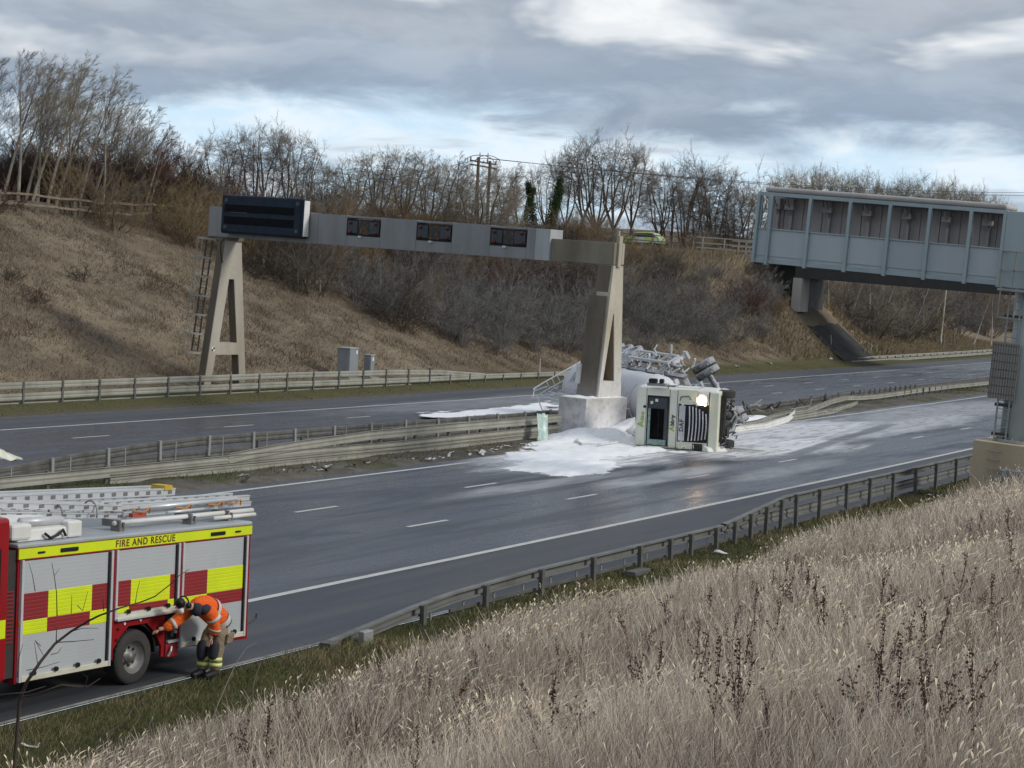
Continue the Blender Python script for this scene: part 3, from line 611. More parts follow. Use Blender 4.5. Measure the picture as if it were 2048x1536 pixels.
# ------------------------------------------------------------------ overbridge
ob = thing('overbridge', 'road overbridge with dark steel girder and pale parapet rails', 'bridge', (175, 45, 0), (.04, 0, 0))
MB().box(0, 10, -66, 34, 9.85, 10.3).build('deck', pm('bridge edge concrete', (.36, .33, .28), (.26, .235, .19), .4, .85, 0, .2, streak=True), ob)
b = MB()
for a in (.35, 3.2, 6.1, 9.0): b.box(a, a+.45, -66, 1.0, 8.42, 9.84); b.box(a-.2, a+.65, -66, 1.0, 8.36, 8.44)
b.build('girder', M['dark'], ob)
ab = MB(); ab.box(0, 2.3, .05, 1.0, 5.0, 8.34); ab.build('abutment', pm('abutment concrete', (.46, .44, .40), (.36, .34, .30), .4, .85, 0, .2, streak=True), ob)
ab = MB(); ab.box(2.32, 10, 1.3, 3.4, 4.5, 9.84); ab.build('bank_seat', M['dark'], ob)
ab = MB(); ab.box(0, 10, -66, -65, -1, 8.34); ab.build('abutment', M['conc'], ob)
for a in (.25, 9.75):
    for c in (10.62, 11.1, 11.68): MB().box(a-.03, a+.03, -66, 12, c-.06, c+.06).build('parapet_rail', pm('pale rail', (.44, .41, .36), (.33, .30, .25), .5, .7), ob)
    for k in range(33): MB().box(a+.035, a+.15, -65.5+k*2.4-.06, -65.5+k*2.4+.06, 10.3, 11.75).build('parapet_post', M['galv_far'], ob)
for c in (10.9, 11.5): MB().box(.6, .66, 12.3, 34, c-.05, c+.05).build('fence_rail', M['wood'], ob)
for k in range(10): MB().box(.67, .79, 12.5+k*2.3, 12.62+k*2.3, 10.2, 11.7).build('fence_post', M['wood'], ob)
us_ = np.linspace(35.1, 43.0, 14); xs_ = np.linspace(174.2, 185.8, 10); X_, U_ = np.meshgrid(xs_, us_, indexing='ij'); Y_ = U_+KC*X_**2
Z_ = far_z(X_, U_)+.14; i_ = (np.arange(9)[:, None]*14+np.arange(13)[None]).ravel()
o = put('slope_paving', raw_mesh('slope_paving', np.stack([X_, Y_, Z_], -1).reshape(-1, 3), np.stack([i_, i_+14, i_+15, i_+1], -1)), pm('dark slope paving', (.030, .028, .026), (.018, .017, .016), .6, .9, 0, .4), None); struct(o)

# ------------------------------------------------------------------ small roadside things
def gz1(X, Y): return float(ground_z(np.array(X), np.array(Y)))
def cabinet(X, u, wx, wy, h, label):
    Y = u+KC*X*X; o = thing('roadside_cabinet', label, 'cabinet', (X, Y, gz1(X, Y)), (0, 0, .1))
    MB().box(-wx/2, wx/2, -wy/2, wy/2, .1, h).build('housing', pm('cabinet steel', (.24, .26, .28), (.19, .205, .22), 1, .5), o, bevel=.02)
    MB().box(-wx/2-.03, wx/2+.03, -wy/2-.03, wy/2+.03, h, h+.06).build('lid', M['clad_pale'], o, bevel=.01)
    MB().box(-wx/2-.02, -wx/2-.004, -wy/2+.06, wy/2-.06, .2, h-.1).build('door', pm('cabinet door grey', (.26, .28, .30), None, 1, .5), o, bevel=.004)
    MB().box(wx/2-.28, wx/2-.1, -wy/2-.012, -wy/2-.001, h-.3, h-.1).build('label_plate', M['white'], o)
    MB().box(-wx/2-.25, wx/2+.25, -wy/2-.2, wy/2+.2, -.3, .1).build('base_slab', M['conc'], o)
cabinet(86.3, 36.7, 1.0, .8, 1.75, 'taller grey equipment cabinet behind the far barrier')
cabinet(88.4, 36.6, .45, .45, 1.35, 'smaller grey pillar cabinet with a white plate beside the taller one')
def marker(X, u, label, h=.9, lean=0.):
    Y = u+KC*X*X; o = thing('marker_post', label, 'post', (X, Y, gz1(X, Y)), (lean, 0, .4), 'white marker posts')
    MB().box(-.06, .06, -.02, .02, -.1, h).build('shaft', M['white'], o, bevel=.01)
    MB().box(-.045, .045, -.026, -.021, h-.25, h-.1).build('reflector', M['red_lens'], o)
marker(109, 36.1, 'white marker post beside the far verge behind the handrail', 1.0); marker(176, 37.0, 'pale marker post at the foot of the paved slope', 1.1, -.1)
for X, u in ((246, 42), (250, 41.5)):
    Y = u+KC*X*X; o = thing('marker_board', 'pale upright board behind the far barrier beyond the bridge', 'post', (X, Y, gz1(X, Y)), (0, 0, .5), 'pale boards beyond the bridge')
    MB().box(-.35, .35, -.03, .03, 0, 2.2).build('board', M['galv_far'], o, bevel=.01); MB().box(-.05, .05, .03, .1, -.1, 2.1).build('stake', M['wood'], o)
X, u = 264., 46.4; Y = u+KC*X*X
lp = thing('lamp_post', 'slender grey lamp post beyond the overbridge', 'lamp post', (X, Y, gz1(X, Y)), (.05, 0, 0))
MB().tube([(0, 0, 0), (0, 0, 1.2), (0, 0, 1.25), (0, 0, 9.5)], [.19, .19, .13, .10], 10).build('column', M['galv_far'], lp, True)
MB().tube([(0, 0, 9.4), (0, -.3, 9.8), (0, -1.4, 10)], [.08, .06, .05], 8).build('arm', M['galv_far'], lp, True)
MB().box(-.2, .2, -2.1, -1.3, 9.93, 10.08).build('lantern', M['clad'], lp, bevel=.04)
# twin pole power line behind the trees
hx = np.array([120.+38, 0, 0]); P1 = CAM+ray(953, 400)*190; P2 = CAM+ray(976, 400)*190
hp_ = thing('power_pole', 'twin wooden power poles with crossarm and looped cables above the trees', 'power pole', (P1[0], P1[1], gz1(P1[0], P1[1])-.3), (0, 0, 0))
d2 = Vector((P2[0]-P1[0], P2[1]-P1[1], 0)); Hh = 6.335+252*190/FPX-hp_.location.z
dz2 = -.35
for dv in (Vector((0, 0, 0)), d2): MB().tube([dv, dv+Vector((.05, 0, Hh+(dz2 if dv.length else 0)))], [.19, .15], 10).build('pole', M['pole_wood'], hp_, True)
dn_ = d2.normalized()
for hz in (Hh-.35, Hh-.75): MB().bar(-dn_*.7+Vector((0, .2, hz)), d2+dn_*.9+Vector((0, .2, hz-.35)), .12, .14).build('crossarm', M['pole_wood'], hp_)
for k in range(4):
    q = -dn_*.6+(d2+dn_*1.4)*(k/3.)+Vector((0, .2, Hh-.3-.1*k)); MB().lathe([(.05, 0), (.11, .06), (.07, .12), (.11, .18), (.05, .32)], 10, 2, tuple(q)).build('insulator', M['clad_pale'], hp_, True)
for c0, r in ((d2*.2, 1.5), (d2*.9, 1.3)):
    arc = [c0+dn_*(r*math.cos(g))+Vector((0, .1, Hh-.55+.75*math.sin(g))) for g in np.linspace(0, PI, 14)]
    MB().tube(arc, .035, 5).build('cable_loop', M['dark'], hp_)
    MB().tube([c0+Vector((0, .1, Hh-.4)), c0+Vector((0, .1, Hh+.45))], .05, 6).build('arrester', M['dark'], hp_)
base = Vector(P1)*0+Vector((P1[0], P1[1], hp_.location.z+Hh-.1))
for k, (x1, y1, d1, x0) in enumerate(((2300, 379, 330, 0), (2300, 386, 330, 0), (600, 330, 300, 1))):
    e = Vector(CAM+ray(x1, y1)*d1); s_ = base+Vector(d2)*(.4+.5*(k % 2)); pts = [s_.lerp(e, f)-Vector((0, 0, 3.4*4*f*(1-f)*.5)) for f in np.linspace(0, 1, 18)]
    o = MB().tube(pts, .03, 4).build('power_line', M['dark'], None); tag(o, ['upper power cable strung from the twin poles over the cabin', 'lower power cable strung from the twin poles over the cabin', 'power cable strung from the twin poles over the thicket'][k], 'cable')

# ------------------------------------------------------------------ fire engine on the near hard shoulder
M['fred'] = pm('fire engine red', (.30, .010, .016), (.23, .010, .014), 1.2, .3, 0, fine=.12)
M['dred'] = pm('dark red sheeting', (.27, .022, .028), (.22, .02, .024), 2, .4)
M['hyel'] = pm('fluorescent yellow sheeting', (.66, .78, .015), (.58, .70, .012), 2, .4)
M['shut'] = pm('silver roller shutter', (.47, .50, .525), (.41, .435, .455), .7, .45, .1, fine=.06)
M['alu'] = pm('aluminium', (.62, .64, .66), (.50, .52, .54), 1.5, .4, .25)
M['roofg'] = pm('grey roof sheet', (.40, .43, .46), (.33, .36, .385), .8, .45, .1)
M['brown_txt'] = pm('dark red lettering', (.14, .03, .02), (.11, .025, .018), 3, .5)
M['steel_wheel'] = pm('grey wheel steel', (.24, .24, .235), (.15, .145, .135), 3, .5, .4)
fe = thing('fire_engine', 'red fire engine with yellow checks, silver roller shutters and roof ladders', 'fire engine', (21.61, -1.88, 0), (0, 0, .0066))
SH = .028
def shear(b):
    b.v = [(x, y, z-SH*x) for x, y, z in b.v]; return b
def fbox(*a): return shear(MB().box(*a))
NS, FS = -1.2, 1.2                                          # near side, far side
# body shell with a cut wheel arch
side = [(-2.55, .36), (-.62, .36), (-.60, .50), (-.34, .80), (-.17, .92), (.25, .92), (.46, .74), (.60, .52), (.60, .36), (.98, .30), (1.0, .44), (2.78, .38), (2.78, 2.27), (-2.55, 2.27)]
def arch_panel(y0, y1):
    b = MB(); up = [(x, 2.27) for x, z in side[:12]]
    lo = side[:12]
    for i in range(11):
        (x0, z0), (x1, z1) = lo[i], lo[i+1]
        if abs(x1-x0) < .021: continue
        b.prism([(x0, z0), (x1, z1), (x1, 2.27), (x0, 2.27)], 1, y0, y1)
    return shear(b)
body = arch_panel(NS, NS+.04).build('body_side', M['fred'], fe)
arch_panel(FS-.04, FS).build('body_side', M['fred'], fe)
fbox(2.74, 2.78, NS+.04, FS-.04, .40, 2.27).build('rear_panel', M['fred'], fe)
fbox(-2.55, -2.51, NS+.04, FS-.04, .36, 2.27).build('front_bulkhead', M['fred'], fe)
fbox(-2.5, 2.73, NS+.35, FS-.35, .50, .62).build('body_floor', M['dark'], fe)
fbox(-2.6, -.7, -.45, .45, .32, .5).build('chassis_rail', M['dark'], fe); fbox(.7, 2.6, -.45, .45, .32, .5).build('chassis_rail', M['dark'], fe)
rf = fbox(-2.57, 2.80, NS-.015, FS+.015, 2.272, 2.335).build('roof', M['roofg'], fe, bevel=.02)
# header band and its fittings
band = fbox(-2.555, 2.785, NS-.022, NS-.001, 2.125, 2.265).build('header_band', M['hyel'], fe)
fbox(-2.56, 2.79, NS-.028, NS-.002, 2.108, 2.124).build('band_trim', M['dred'], band)
for x, wd, ht in ((-1.55, .36, .06), (1.88, .36, .06), (-2.12, .14, .03), (2.4, .14, .03)):
    fbox(x-wd/2, x+wd/2, NS-.045, NS-.023, 2.195-ht/2, 2.195+ht/2).build('strobe_light', M['black'], band, bevel=.01)
def text_mesh(body_, size, ext=.002, bold=.0, spacing=1.):
    cu = bpy.data.curves.new('lettering', 'FONT'); cu.body = body_; cu.size = size; cu.extrude = ext; cu.offset = bold; cu.align_x = 'CENTER'; cu.align_y = 'CENTER'; cu.space_character = spacing
    o = bpy.data.objects.new('lettering', cu); COL.objects.link(o)
    me = bpy.data.meshes.new_from_object(o.evaluated_get(bpy.context.evaluated_depsgraph_get()))
    bpy.data.objects.remove(o); bpy.data.curves.remove(cu); me.name = 'lettering'; return me
me = text_mesh('FIRE AND RESCUE', .150, .0015, .003, 1.16)
o = put('lettering', me, M['brown_txt'], band); o['kind'] = 'stuff'; place(o, (.13, NS-.0245, 2.195-SH*.13), (PI/2, math.atan(SH), 0))
# roller shutters built slat by slat, chequer sheeting on the slats
def slats(x0, x1, z0, z1, y, th=.0016, pitch=.055):
    b = MB(); z = z0
    while z < z1-.01:
        h = min(pitch, z1-z); b.prism([(y+.002, z), (y, z), (y-th, z+.007), (y-th, z+h-.007), (y, z+h), (y+.002, z+h)], 0, x0, x1); z += h
    return shear(b)
doors = [(-2.46, -.66, .43, 2.09), (-.49, .89, 1.10, 2.09), (1.05, 2.62, .50, 2.09)]
for x0, x1, z0, z1 in doors:
    d = slats(x0, x1, z0, z1, NS-.0105, .001).build('roller_shutter', M['shut'], fe)
    fbox(x0, x1, NS-.008, NS-.001, z0, z1).build('shutter_backing', M['shut'], d)
    for xe in (x0-.05, x1+.005): fbox(xe, xe+.045, NS-.05, NS-.001, z0-.05, z1+.02).build('door_pillar', M['alu'], d)
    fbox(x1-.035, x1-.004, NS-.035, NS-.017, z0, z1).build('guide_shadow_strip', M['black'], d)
    fbox(x0, x1, NS-.05, NS-.018, z0-.05, z0+.03).build('lift_bar', pm('cream lift bar', (.62, .60, .50), None, 2, .5), d, bevel=.006)
    n = 4 if x1-x0 > 1.7 else 3
    for k in range(n): shear(MB().lathe([(.035, NS-.085), (.035, NS-.05)], 10, 1, (x0+(x1-x0)*(k+.5)/n, 0, z0+.06))).build('door_knob', M['black'], d)
def chk(door, x0, x1, z0, z1, m): slats(x0, x1, z0, z1, NS-.0145, .003).build('reflective_panel', M[m], door)
dl = [c for c in fe.children if c.name.startswith('roller_shutter')]
RA, RB, RC = 1.04, 1.245, 1.63
for d, row in ((dl[0], ((-2.46, -1.94, 'dred'), (-1.94, -1.03, 'hyel'), (-1.03, -.70, 'dred'))), (dl[1], ((-.49, -.17, 'dred'), (-.17, .74, 'hyel'), (.74, .85, 'dred'))), (dl[2], ((1.05, 1.66, 'dred'), (1.66, 2.585, 'hyel')))):
    for x0, x1, m in row: chk(d, x0, x1, RB, RC, m)
for d, row in ((dl[0], ((-2.46, -1.95, 'hyel'), (-1.95, -1.06, 'dred'), (-1.06, -.70, 'hyel'))), (dl[1], ((-.49, -.2, 'hyel'), (-.2, .70, 'dred'), (.70, .85, 'hyel'))), (dl[2], ((1.05, 1.66, 'hyel'), (1.66, 2.585, 'dred')))):
    for x0, x1, m in row: chk(d, x0, x1, RA if d is not dl[1] else 1.145, RB-.003, m)
for x in (-.575, .97): fbox(x-.035, x+.035, NS-.03, NS-.001, .45 if x < 0 else .6, 2.10).build('pillar', M['fred'], fe, bevel=.01)
fbox(-.52, .93, NS-.09, NS-.002, 1.03, 1.075).build('folding_step', M['alu'], fe, bevel=.01)
pr = fbox(.68, .97, NS-.012, NS-.001, .56, 1.0).build('pump_recess', M['black'], fe)
fbox(.70, .95, NS-.06, NS-.013, .56, .60).build('pump_shelf', M['alu'], pr)
for x, z, r in ((.76, .86, .035), (.86, .88, .03), (.80, .72, .03), (.89, .72, .028)): shear(MB().lathe([(r, NS-.05), (r, NS-.012)], 10, 1, (x, 0, z))).build('gauge', M['alu'], pr)
fbox(.745, .80, NS-.07, NS-.013, .66, .84).build('lever', M['rubber'], pr)
fbox(.68, .97, NS-.03, NS-.002, .33, .54).build('inlet_panel', M['dred'], fe, bevel=.01)
shear(MB().tube([(.71, NS-.05, .36), (.73, NS-.09, .44), (.78, NS-.06, .5)], .018, 6)).build('hose_tail', M['alu'], fe)
for x, z in ((-.42, .9), (-.28, .97), (-.25, .84), (.08, .99), (-.45, .74)): shear(MB().lathe([(.022, NS-.02), (.022, NS-.001)], 8, 1, (x, 0, z))).build('marker_lamp', M['red_lens'] if z < .95 else M['white'], fe)
shear(MB().tube([(2.79, NS+.02, .62), (2.98, NS-.02, .70), (3.0, NS-.02, .78)], .018, 6)).build('rear_bracket', M['dark'], fe)
fbox(-2.52, -2.48, NS-.03, NS-.002, 1.18, 1.26).build('side_marker', pm('amber lens', (.7, .22, .02), None, 2, .3), fe)
# wheels
def wheel(name, r, wd, parent, loc, mt=None, rim=None, rot=(0, 0, 0), n=32, hole=.58):
    root = MB().lathe([(r*.60, -wd*.5), (r*.86, -wd*.52), (r*.97, -wd*.42), (r, -wd*.3), (r, wd*.3), (r*.97, wd*.42), (r*.86, wd*.52), (r*.60, wd*.5)], n, 1, close=True).build(name, mt or M['rubber'], parent, True)
    place(root, loc, rot)
    MB().lathe([(r*.62, -wd*.5), (r*.60, -wd*.44), (r*.52, -wd*.30), (r*.44, -wd*.10), (r*.20, -wd*.06), (r*.18, -wd*.36), (0.001, -wd*.37)], n, 1, close=True).build('rim', rim or M['steel_wheel'], root, True)
    hb = MB()
    for k in range(8):
        g = k*PI/4; hb.lathe([(r*.055, -wd*.13), (r*.055, -wd*.07)], 8, 1, (r*.33*math.cos(g), 0, r*.33*math.sin(g)))
    hb.build('wheel_hole', M['black'], root)
    tr = MB()
    for k in range(0, n):
        g = 2*PI*k/n; c, s = math.cos(g), math.sin(g); q = r*1.006
        tr.add([(q*c, -wd*.40, q*s), (q*c, wd*.40, q*s), (q*math.cos(g+.11), wd*.40, q*math.sin(g+.11)), (q*math.cos(g+.11), -wd*.40, q*math.sin(g+.11))], [(0, 1, 2, 3)])
    tr.build('tread', mt or M['rubber'], root)
    return root
for x in (0, -4.25):
    wheel('wheel', .42, .27, fe, (x, NS+.155, .42)); wheel('wheel', .42, .27, fe, (x, FS-.155, .42), rot=(0, 0, PI))
MB().tube([(0, -1., .42), (0, 1., .42)], .09, 10).build('axle', M['dark'], fe); MB().tube([(-4.25, -1., .42), (-4.25, 1., .42)], .07, 10).build('axle', M['dark'], fe)
b = MB(); b.lathe([(.46, NS+.05), (.56, NS+.05), (.56, NS+.5), (.46, NS+.5)], 24, 1, (0, 0, .42), close=True)
b = MB()
for k in range(9):
    g0, g1 = PI*k/9, PI*(k+1)/9
    b.hexa([(.50*math.cos(g0), NS+.045, .42+.50*math.sin(g0)), (.50*math.cos(g1), NS+.045, .42+.50*math.sin(g1)), (.50*math.cos(g1), NS+.42, .42+.50*math.sin(g1)), (.50*math.cos(g0), NS+.42, .42+.50*math.sin(g0))],
           [(.54*math.cos(g0), NS+.045, .42+.54*math.sin(g0)), (.54*math.cos(g1), NS+.045, .42+.54*math.sin(g1)), (.54*math.cos(g1), NS+.42, .42+.54*math.sin(g1)), (.54*math.cos(g0), NS+.42, .42+.54*math.sin(g0))])
b.build('mudguard', M['black'], fe)
# crew cab
cabp = [(-4.95, .42), (-2.72, .42), (-2.72, 2.72), (-4.55, 2.72), (-4.86, 1.55), (-4.95, 1.35)]
cb = shear(MB().prism(cabp, 1, NS-.02, FS+.02)).build('cab', M['fred'], fe, bevel=.06, seg=3)
for y in (NS-.026, FS+.021):
    for x0, x1 in ((-4.6, -3.75), (-3.62, -2.9)):
        fbox(x0, x1, y, y+.005, 1.45, 2.3).build('side_window', M['glass'], cb); fbox(x0-.03, x1+.03, y+.002 if y < 0 else y-.001, y+.004, .5, 2.36).build('door_seam', M['dred'], cb) if False else None
    fbox(-3.7, -2.78, y, y+.005, 1.04, 1.30).build('reflective_panel', M['hyel'], cb)
shear(MB().hexa([(-4.90, -1.0, 1.5), (-4.90, 1.0, 1.5), (-4.83, 1.0, 1.5), (-4.83, -1.0, 1.5)], [(-4.62, -1.0, 2.5), (-4.62, 1.0, 2.5), (-4.55, 1.0, 2.5), (-4.55, -1.0, 2.5)])).build('windscreen', M['glass'], cb)
fbox(-4.99, -4.93, -1.15, 1.15, .36, .75).build('bumper', M['white'], cb, bevel=.03)
for y in (-.95, .95): fbox(-4.985, -4.94, y-.16, y+.16, .8, 1.0).build('headlight', M['glass'], cb, bevel=.02)
fbox(-4.5, -3.9, -1.0, 1.0, 2.73, 2.9).build('light_bar', pm('blue lens', (.03, .08, .5), None, 3, .2), cb, bevel=.04)
for k in range(14): fbox(-2.735+0, -2.60, NS+.005, NS+.02, .95+k*.055, .975+k*.055).build('vent_slat', M['dred'], fe)
fbox(-2.715, -2.555, NS+.03, FS-.03, .45, 2.25).build('cab_gap_panel', M['dark'], fe)
# roof load
def ladder(name, p0, p1, wdir, wd, rail_h, rung, parent, m, pair=1):
    p0, p1 = Vector(p0), Vector(p1); L = (p1-p0).length; w_ = Vector(wdir).normalized()*wd
    root = None
    for sgn in (0, 1):
        o = MB().bar(p0+w_*sgn, p1+w_*sgn, .035, rail_h).build('stile' if root else name, m, root or parent)
        root = root or o
        MB().bar(p0+w_*sgn+Vector((0, 0, rail_h*.5)), p1+w_*sgn+Vector((0, 0, rail_h*.5)), .06, .02).build('stile_flange', m, root)
    n = int(L/rung)
    for k in range(n):
        q = p0.lerp(p1, (k+.5)/n); wn_ = w_.normalized()
        for sg in (0, 1): MB().bar(q+w_*sg+wn_*(.02 if wn_.y < 0 else -.02)*(1 if sg else -1)-Vector((.05, 0, 0)), q+w_*sg+wn_*(.02 if wn_.y < 0 else -.02)*(1 if sg else -1)+Vector((.05, 0, 0)), .006, rail_h*.55).build('rung_gusset', M['steel_wheel'], root)
    for k in range(n):
        q = p0.lerp(p1, (k+.5)/n); MB().bar(q, q+w_, .035, .03).build('rung', m, root)
    return root
zr = lambda x, z: z-SH*x
ladder('long_ladder', (-3.6, .95, zr(-3.6, 2.78)), (2.85, .95, zr(2.85, 2.66)), (0, -1, 0), .46, .11, .28, fe, M['alu'])
ladder('long_ladder', (-3.6, .93, zr(-3.6, 2.62)), (3.15, .93, zr(3.15, 2.50)), (0, -1, 0), .42, .10, .28, fe, M['alu'])
ladder('roof_ladder', (-4.2, .08, zr(-4.2, 2.93)), (.15, -.32, zr(.15, 2.64)), (.05, -1, 0), .36, .09, .28, fe, M['alu'])
ladder('roof_ladder', (-4.2, .12, zr(-4.2, 2.77)), (.35, -.28, zr(.35, 2.50)), (.05, -1, 0), .33, .07, .28, fe, M['alu'])
ladder('short_ladder', (.15, -.62, zr(.15, 2.66)), (3.4, -.66, zr(3.4, 2.64)), (0, 1, 0), .36, .08, .27, fe, M['alu'])
ladder('short_ladder', (.25, -.64, zr(.25, 2.53)), (3.42, -.68, zr(3.42, 2.54)), (0, 1, 0), .34, .07, .27, fe, M['alu'])
for (x0, y0, z0, x1, y1, z1, r, m) in ((.45, -.80, 2.64, 2.9, -.80, 2.66, .035, 'alu'), (-.2, -.86, 2.45, 3.25, -.86, 2.46, .04, 'white'), (2.1, -.95, 2.40, 3.2, -.95, 2.40, .035, 'white'), (1.0, -.9, 2.55, 1.9, -.9, 2.56, .022, 'alu')):
    shear(MB().tube([(x0, y0, z0), (x1, y1, z1)], r, 8)).build('pole', M[m], fe, True)
M['orange_strap'] = pm('orange strap', (.52, .20, .04), (.45, .16, .03), 3, .6)
for x, z in ((.55, 2.63), (1.55, 2.63), (2.35, 2.64), (2.85, 2.64)):
    shear(MB().tube([(x-.28, -.83, z-.02), (x-.05, -.85, z-.05), (x+.1, -.84, z+.01), (x+.12, -.82, z-.08)], .014, 6)).build('strap', M['orange_strap'], fe)
for x in (-.15, 1.55, 2.5):
    b = MB(); b.box(x-.05, x+.06, -.98, -.80, 2.335, 2.39); b.box(x-.02, x+.02, -.95, -.60, 2.39, 2.50); b.box(x+.03, x+.06, -.99, -.95, 2.36, 2.47); shear(b).build('ladder_gantry_bracket', M['steel_wheel'], fe)
for x in (-1.1, -.35): shear(MB().tube([(x+.16*math.cos(g)*.4, -.52+.20*math.cos(g), 2.60+.17*math.sin(g)) for g in np.linspace(-.4, PI+.4, 12)], .014, 6)).build('stowage_hoop', M['steel_wheel'], fe)
shear(MB().box(2.55, 2.75, .45, .75, 2.70, 2.78)).build('ladder_block', pm('yellow block', (.62, .40, .03), None, 3, .5), fe)
fbox(.3, .62, -.80, -.72, 2.50, 2.56).build('red_grip', pm('red grip', (.45, .08, .05), None, 3, .5), fe)
# lighting mast housing at the front of the roof
mh = shear(MB().hexa([(-2.45, -1.08, 2.34), (-1.25, -1.08, 2.34), (-1.2, -.45, 2.34), (-2.45, -.45, 2.34)], [(-2.4, -1.06, 2.50), (-1.3, -1.06, 2.50), (-1.38, -.47, 2.62), (-2.2, -.47, 2.66)])).build('mast_housing', M['white'], fe, bevel=.02)
shear(MB().tube([(-2.25, -.93, 2.60), (-1.42, -.93, 2.58)], .065, 14)).build('mast_tube', M['alu'], mh, True)
fbox(-1.45, -1.15, -1.10, -.85, 2.34, 2.58).build('mast_end_block', M['white'], mh, bevel=.03)
fbox(-2.6, -2.2, -1.12, -.8, 2.37, 2.60).build('mast_lamp', M['white'], mh, bevel=.04)
shear(MB().tube([(-1.95, -1.12, 2.44), (-1.85, -1.14, 2.37), (-1.7, -1.14, 2.41), (-1.58, -1.12, 2.47), (-1.52, -1.12, 2.38)], .022, 6)).build('mast_cable', M['black'], mh)

# ------------------------------------------------------------------ firefighter bending at the pump panel
def skin(name, pts, edges, mat, parent, sub=2, root=0):
    """continuous limb mesh grown along joints: pts = [(x, y, z, radius_a, radius_b)]"""
    me = bpy.data.meshes.new(name); me.from_pydata([p[:3] for p in pts], edges, [])
    o = bpy.data.objects.new(name, me); COL.objects.link(o)
    o.modifiers.new('skin', 'SKIN').use_smooth_shade = True
    sv = me.skin_vertices[0].data
    for i, p in enumerate(pts): sv[i].radius = (p[3], p[4] if len(p) > 4 else p[3]); sv[i].use_root = (i == root)
    s = o.modifiers.new('sub', 'SUBSURF'); s.levels = s.render_levels = sub
    m2 = bpy.data.meshes.new_from_object(o.evaluated_get(bpy.context.evaluated_depsgraph_get()))
    bpy.data.objects.remove(o); m2.name = name; m2.materials.clear()
    return put(name, m2, mat, parent, True)
M['skin'] = pm('skin', (.52, .32, .24), (.45, .26, .19), 9, .55)
M['hivis'] = pm('fluorescent orange cloth', (.95, .145, .012), (.86, .115, .01), 1.7, .8, 0, .9)
M['tan_cloth'] = pm('tan trouser cloth', (.30, .235, .16), (.22, .17, .115), 1.7, .9, 0, .9)
M['navy_cloth'] = pm('navy cloth', (.02, .022, .035), (.03, .032, .045), 6, .9)
M['silver_band'] = pm('silver reflective band', (.58, .56, .54), (.5, .48, .46), 5, .45)
M['lime_band'] = pm('lime reflective band', (.72, .80, .28), (.6, .68, .2), 5, .5)
ff = thing('person', 'firefighter in orange jacket and tan trousers bending to the pump panel', 'person', (22.75, -3.55, 0))
OX, OY = 22.75, -3.55
def J(X, Y, Z, *r): return (X-OX, Y-OY, Z)+tuple(r)
S1, S2 = -3.70, -3.38                                       # lateral planes: camera side, engine side
bp = [J(22.98, -3.54, .80, .09), J(22.86, -3.54, 1.0, .09), J(22.62, -3.54, 1.12, .09), J(22.42, -3.53, 1.15, .07), J(22.30, -3.53, 1.17, .06), J(22.20, -3.53, 1.19, .085), J(22.10, -3.53, 1.215, .092),
      J(22.52, S1, 1.08, .05), J(22.70, S1-.04, .86, .04), J(22.69, S1+.02, .68, .034), J(22.675, S1+.03, .62, .036),
      J(22.46, S2, 1.10, .05), J(22.28, S2+.04, .91, .04), J(22.10, S2+.16, .82, .034), J(22.03, S2+.22, .80, .036),
      J(22.97, S1+.06, .74, .06), J(22.89, S1+.06, .44, .045), J(22.87, S1+.06, .11, .04), J(22.76, S1+.06, .06, .03),
      J(22.94, S2-.06, .74, .06), J(22.83, S2-.06, .45, .045), J(22.81, S2-.06, .11, .04), J(22.70, S2-.06, .06, .03)]
be = [(0, 1), (1, 2), (2, 3), (3, 4), (4, 5), (5, 6), (2, 7), (7, 8), (8, 9), (9, 10), (2, 11), (11, 12), (12, 13), (13, 14), (0, 15), (15, 16), (16, 17), (17, 18), (0, 19), (19, 20), (20, 21), (21, 22)]
body_ = skin('body', bp, be, M['skin'], ff)
def hand(c, d, s):                                          # four fingers and a thumb off the palm
    c, d, s = Vector(c), Vector(d).normalized(), Vector(s).normalized(); dn = Vector((0, 0, -1))
    pts = [tuple(c)+(.030, .018)]; ed = []
    for k, (off, ln) in enumerate(((-.03, .062), (-.01, .07), (.01, .066), (.03, .052))):
        i = len(pts); a = c+d*.03+s*off
        pts += [tuple(a)+(.011,), tuple(a+d*ln*.55+dn*.012)+(.0095,), tuple(a+d*ln*.8+dn*.04)+(.008,)]; ed += [(0, i), (i, i+1), (i+1, i+2)]
    i = len(pts); a = c-s*.03+d*.005
    pts += [tuple(a-s*.012)+(.012,), tuple(a-s*.03+d*.03+dn*.01)+(.010,), tuple(a-s*.028+d*.05+dn*.025)+(.009,)]; ed += [(0, i), (i, i+1), (i+1, i+2)]
    return pts, ed
for c, d, s in ((J(22.02, S2+.22, .79), (-1, .6, -.3), (.5, 1, 0)), (J(22.67, S1+.03, .62), (-.6, .1, -.8), (0, 1, 0))):
    p, e = hand(c, d, s); skin('hand', p, e, M['skin'], body_, 1)
jp = [J(23.14, -3.54, .77, .145, .17), J(23.04, -3.54, .87, .172, .19), J(22.88, -3.54, 1.03, .188, .20), J(22.66, -3.54, 1.13, .172, .20), J(22.47, -3.54, 1.16, .13, .15), J(22.36, -3.535, 1.165, .09, .095)]
jk = skin('jacket', jp, [(i, i+1) for i in range(5)], M['hivis'], ff, root=2)
skin('sleeve', [J(22.58, S1+.06, 1.12, .12), J(22.60, S1-.01, 1.05, .128), J(22.73, S1-.05, .89, .112), J(22.715, S1-.01, .76, .09), J(22.70, S1+.01, .68, .075)], [(i, i+1) for i in range(4)], M['hivis'], jk, root=2)
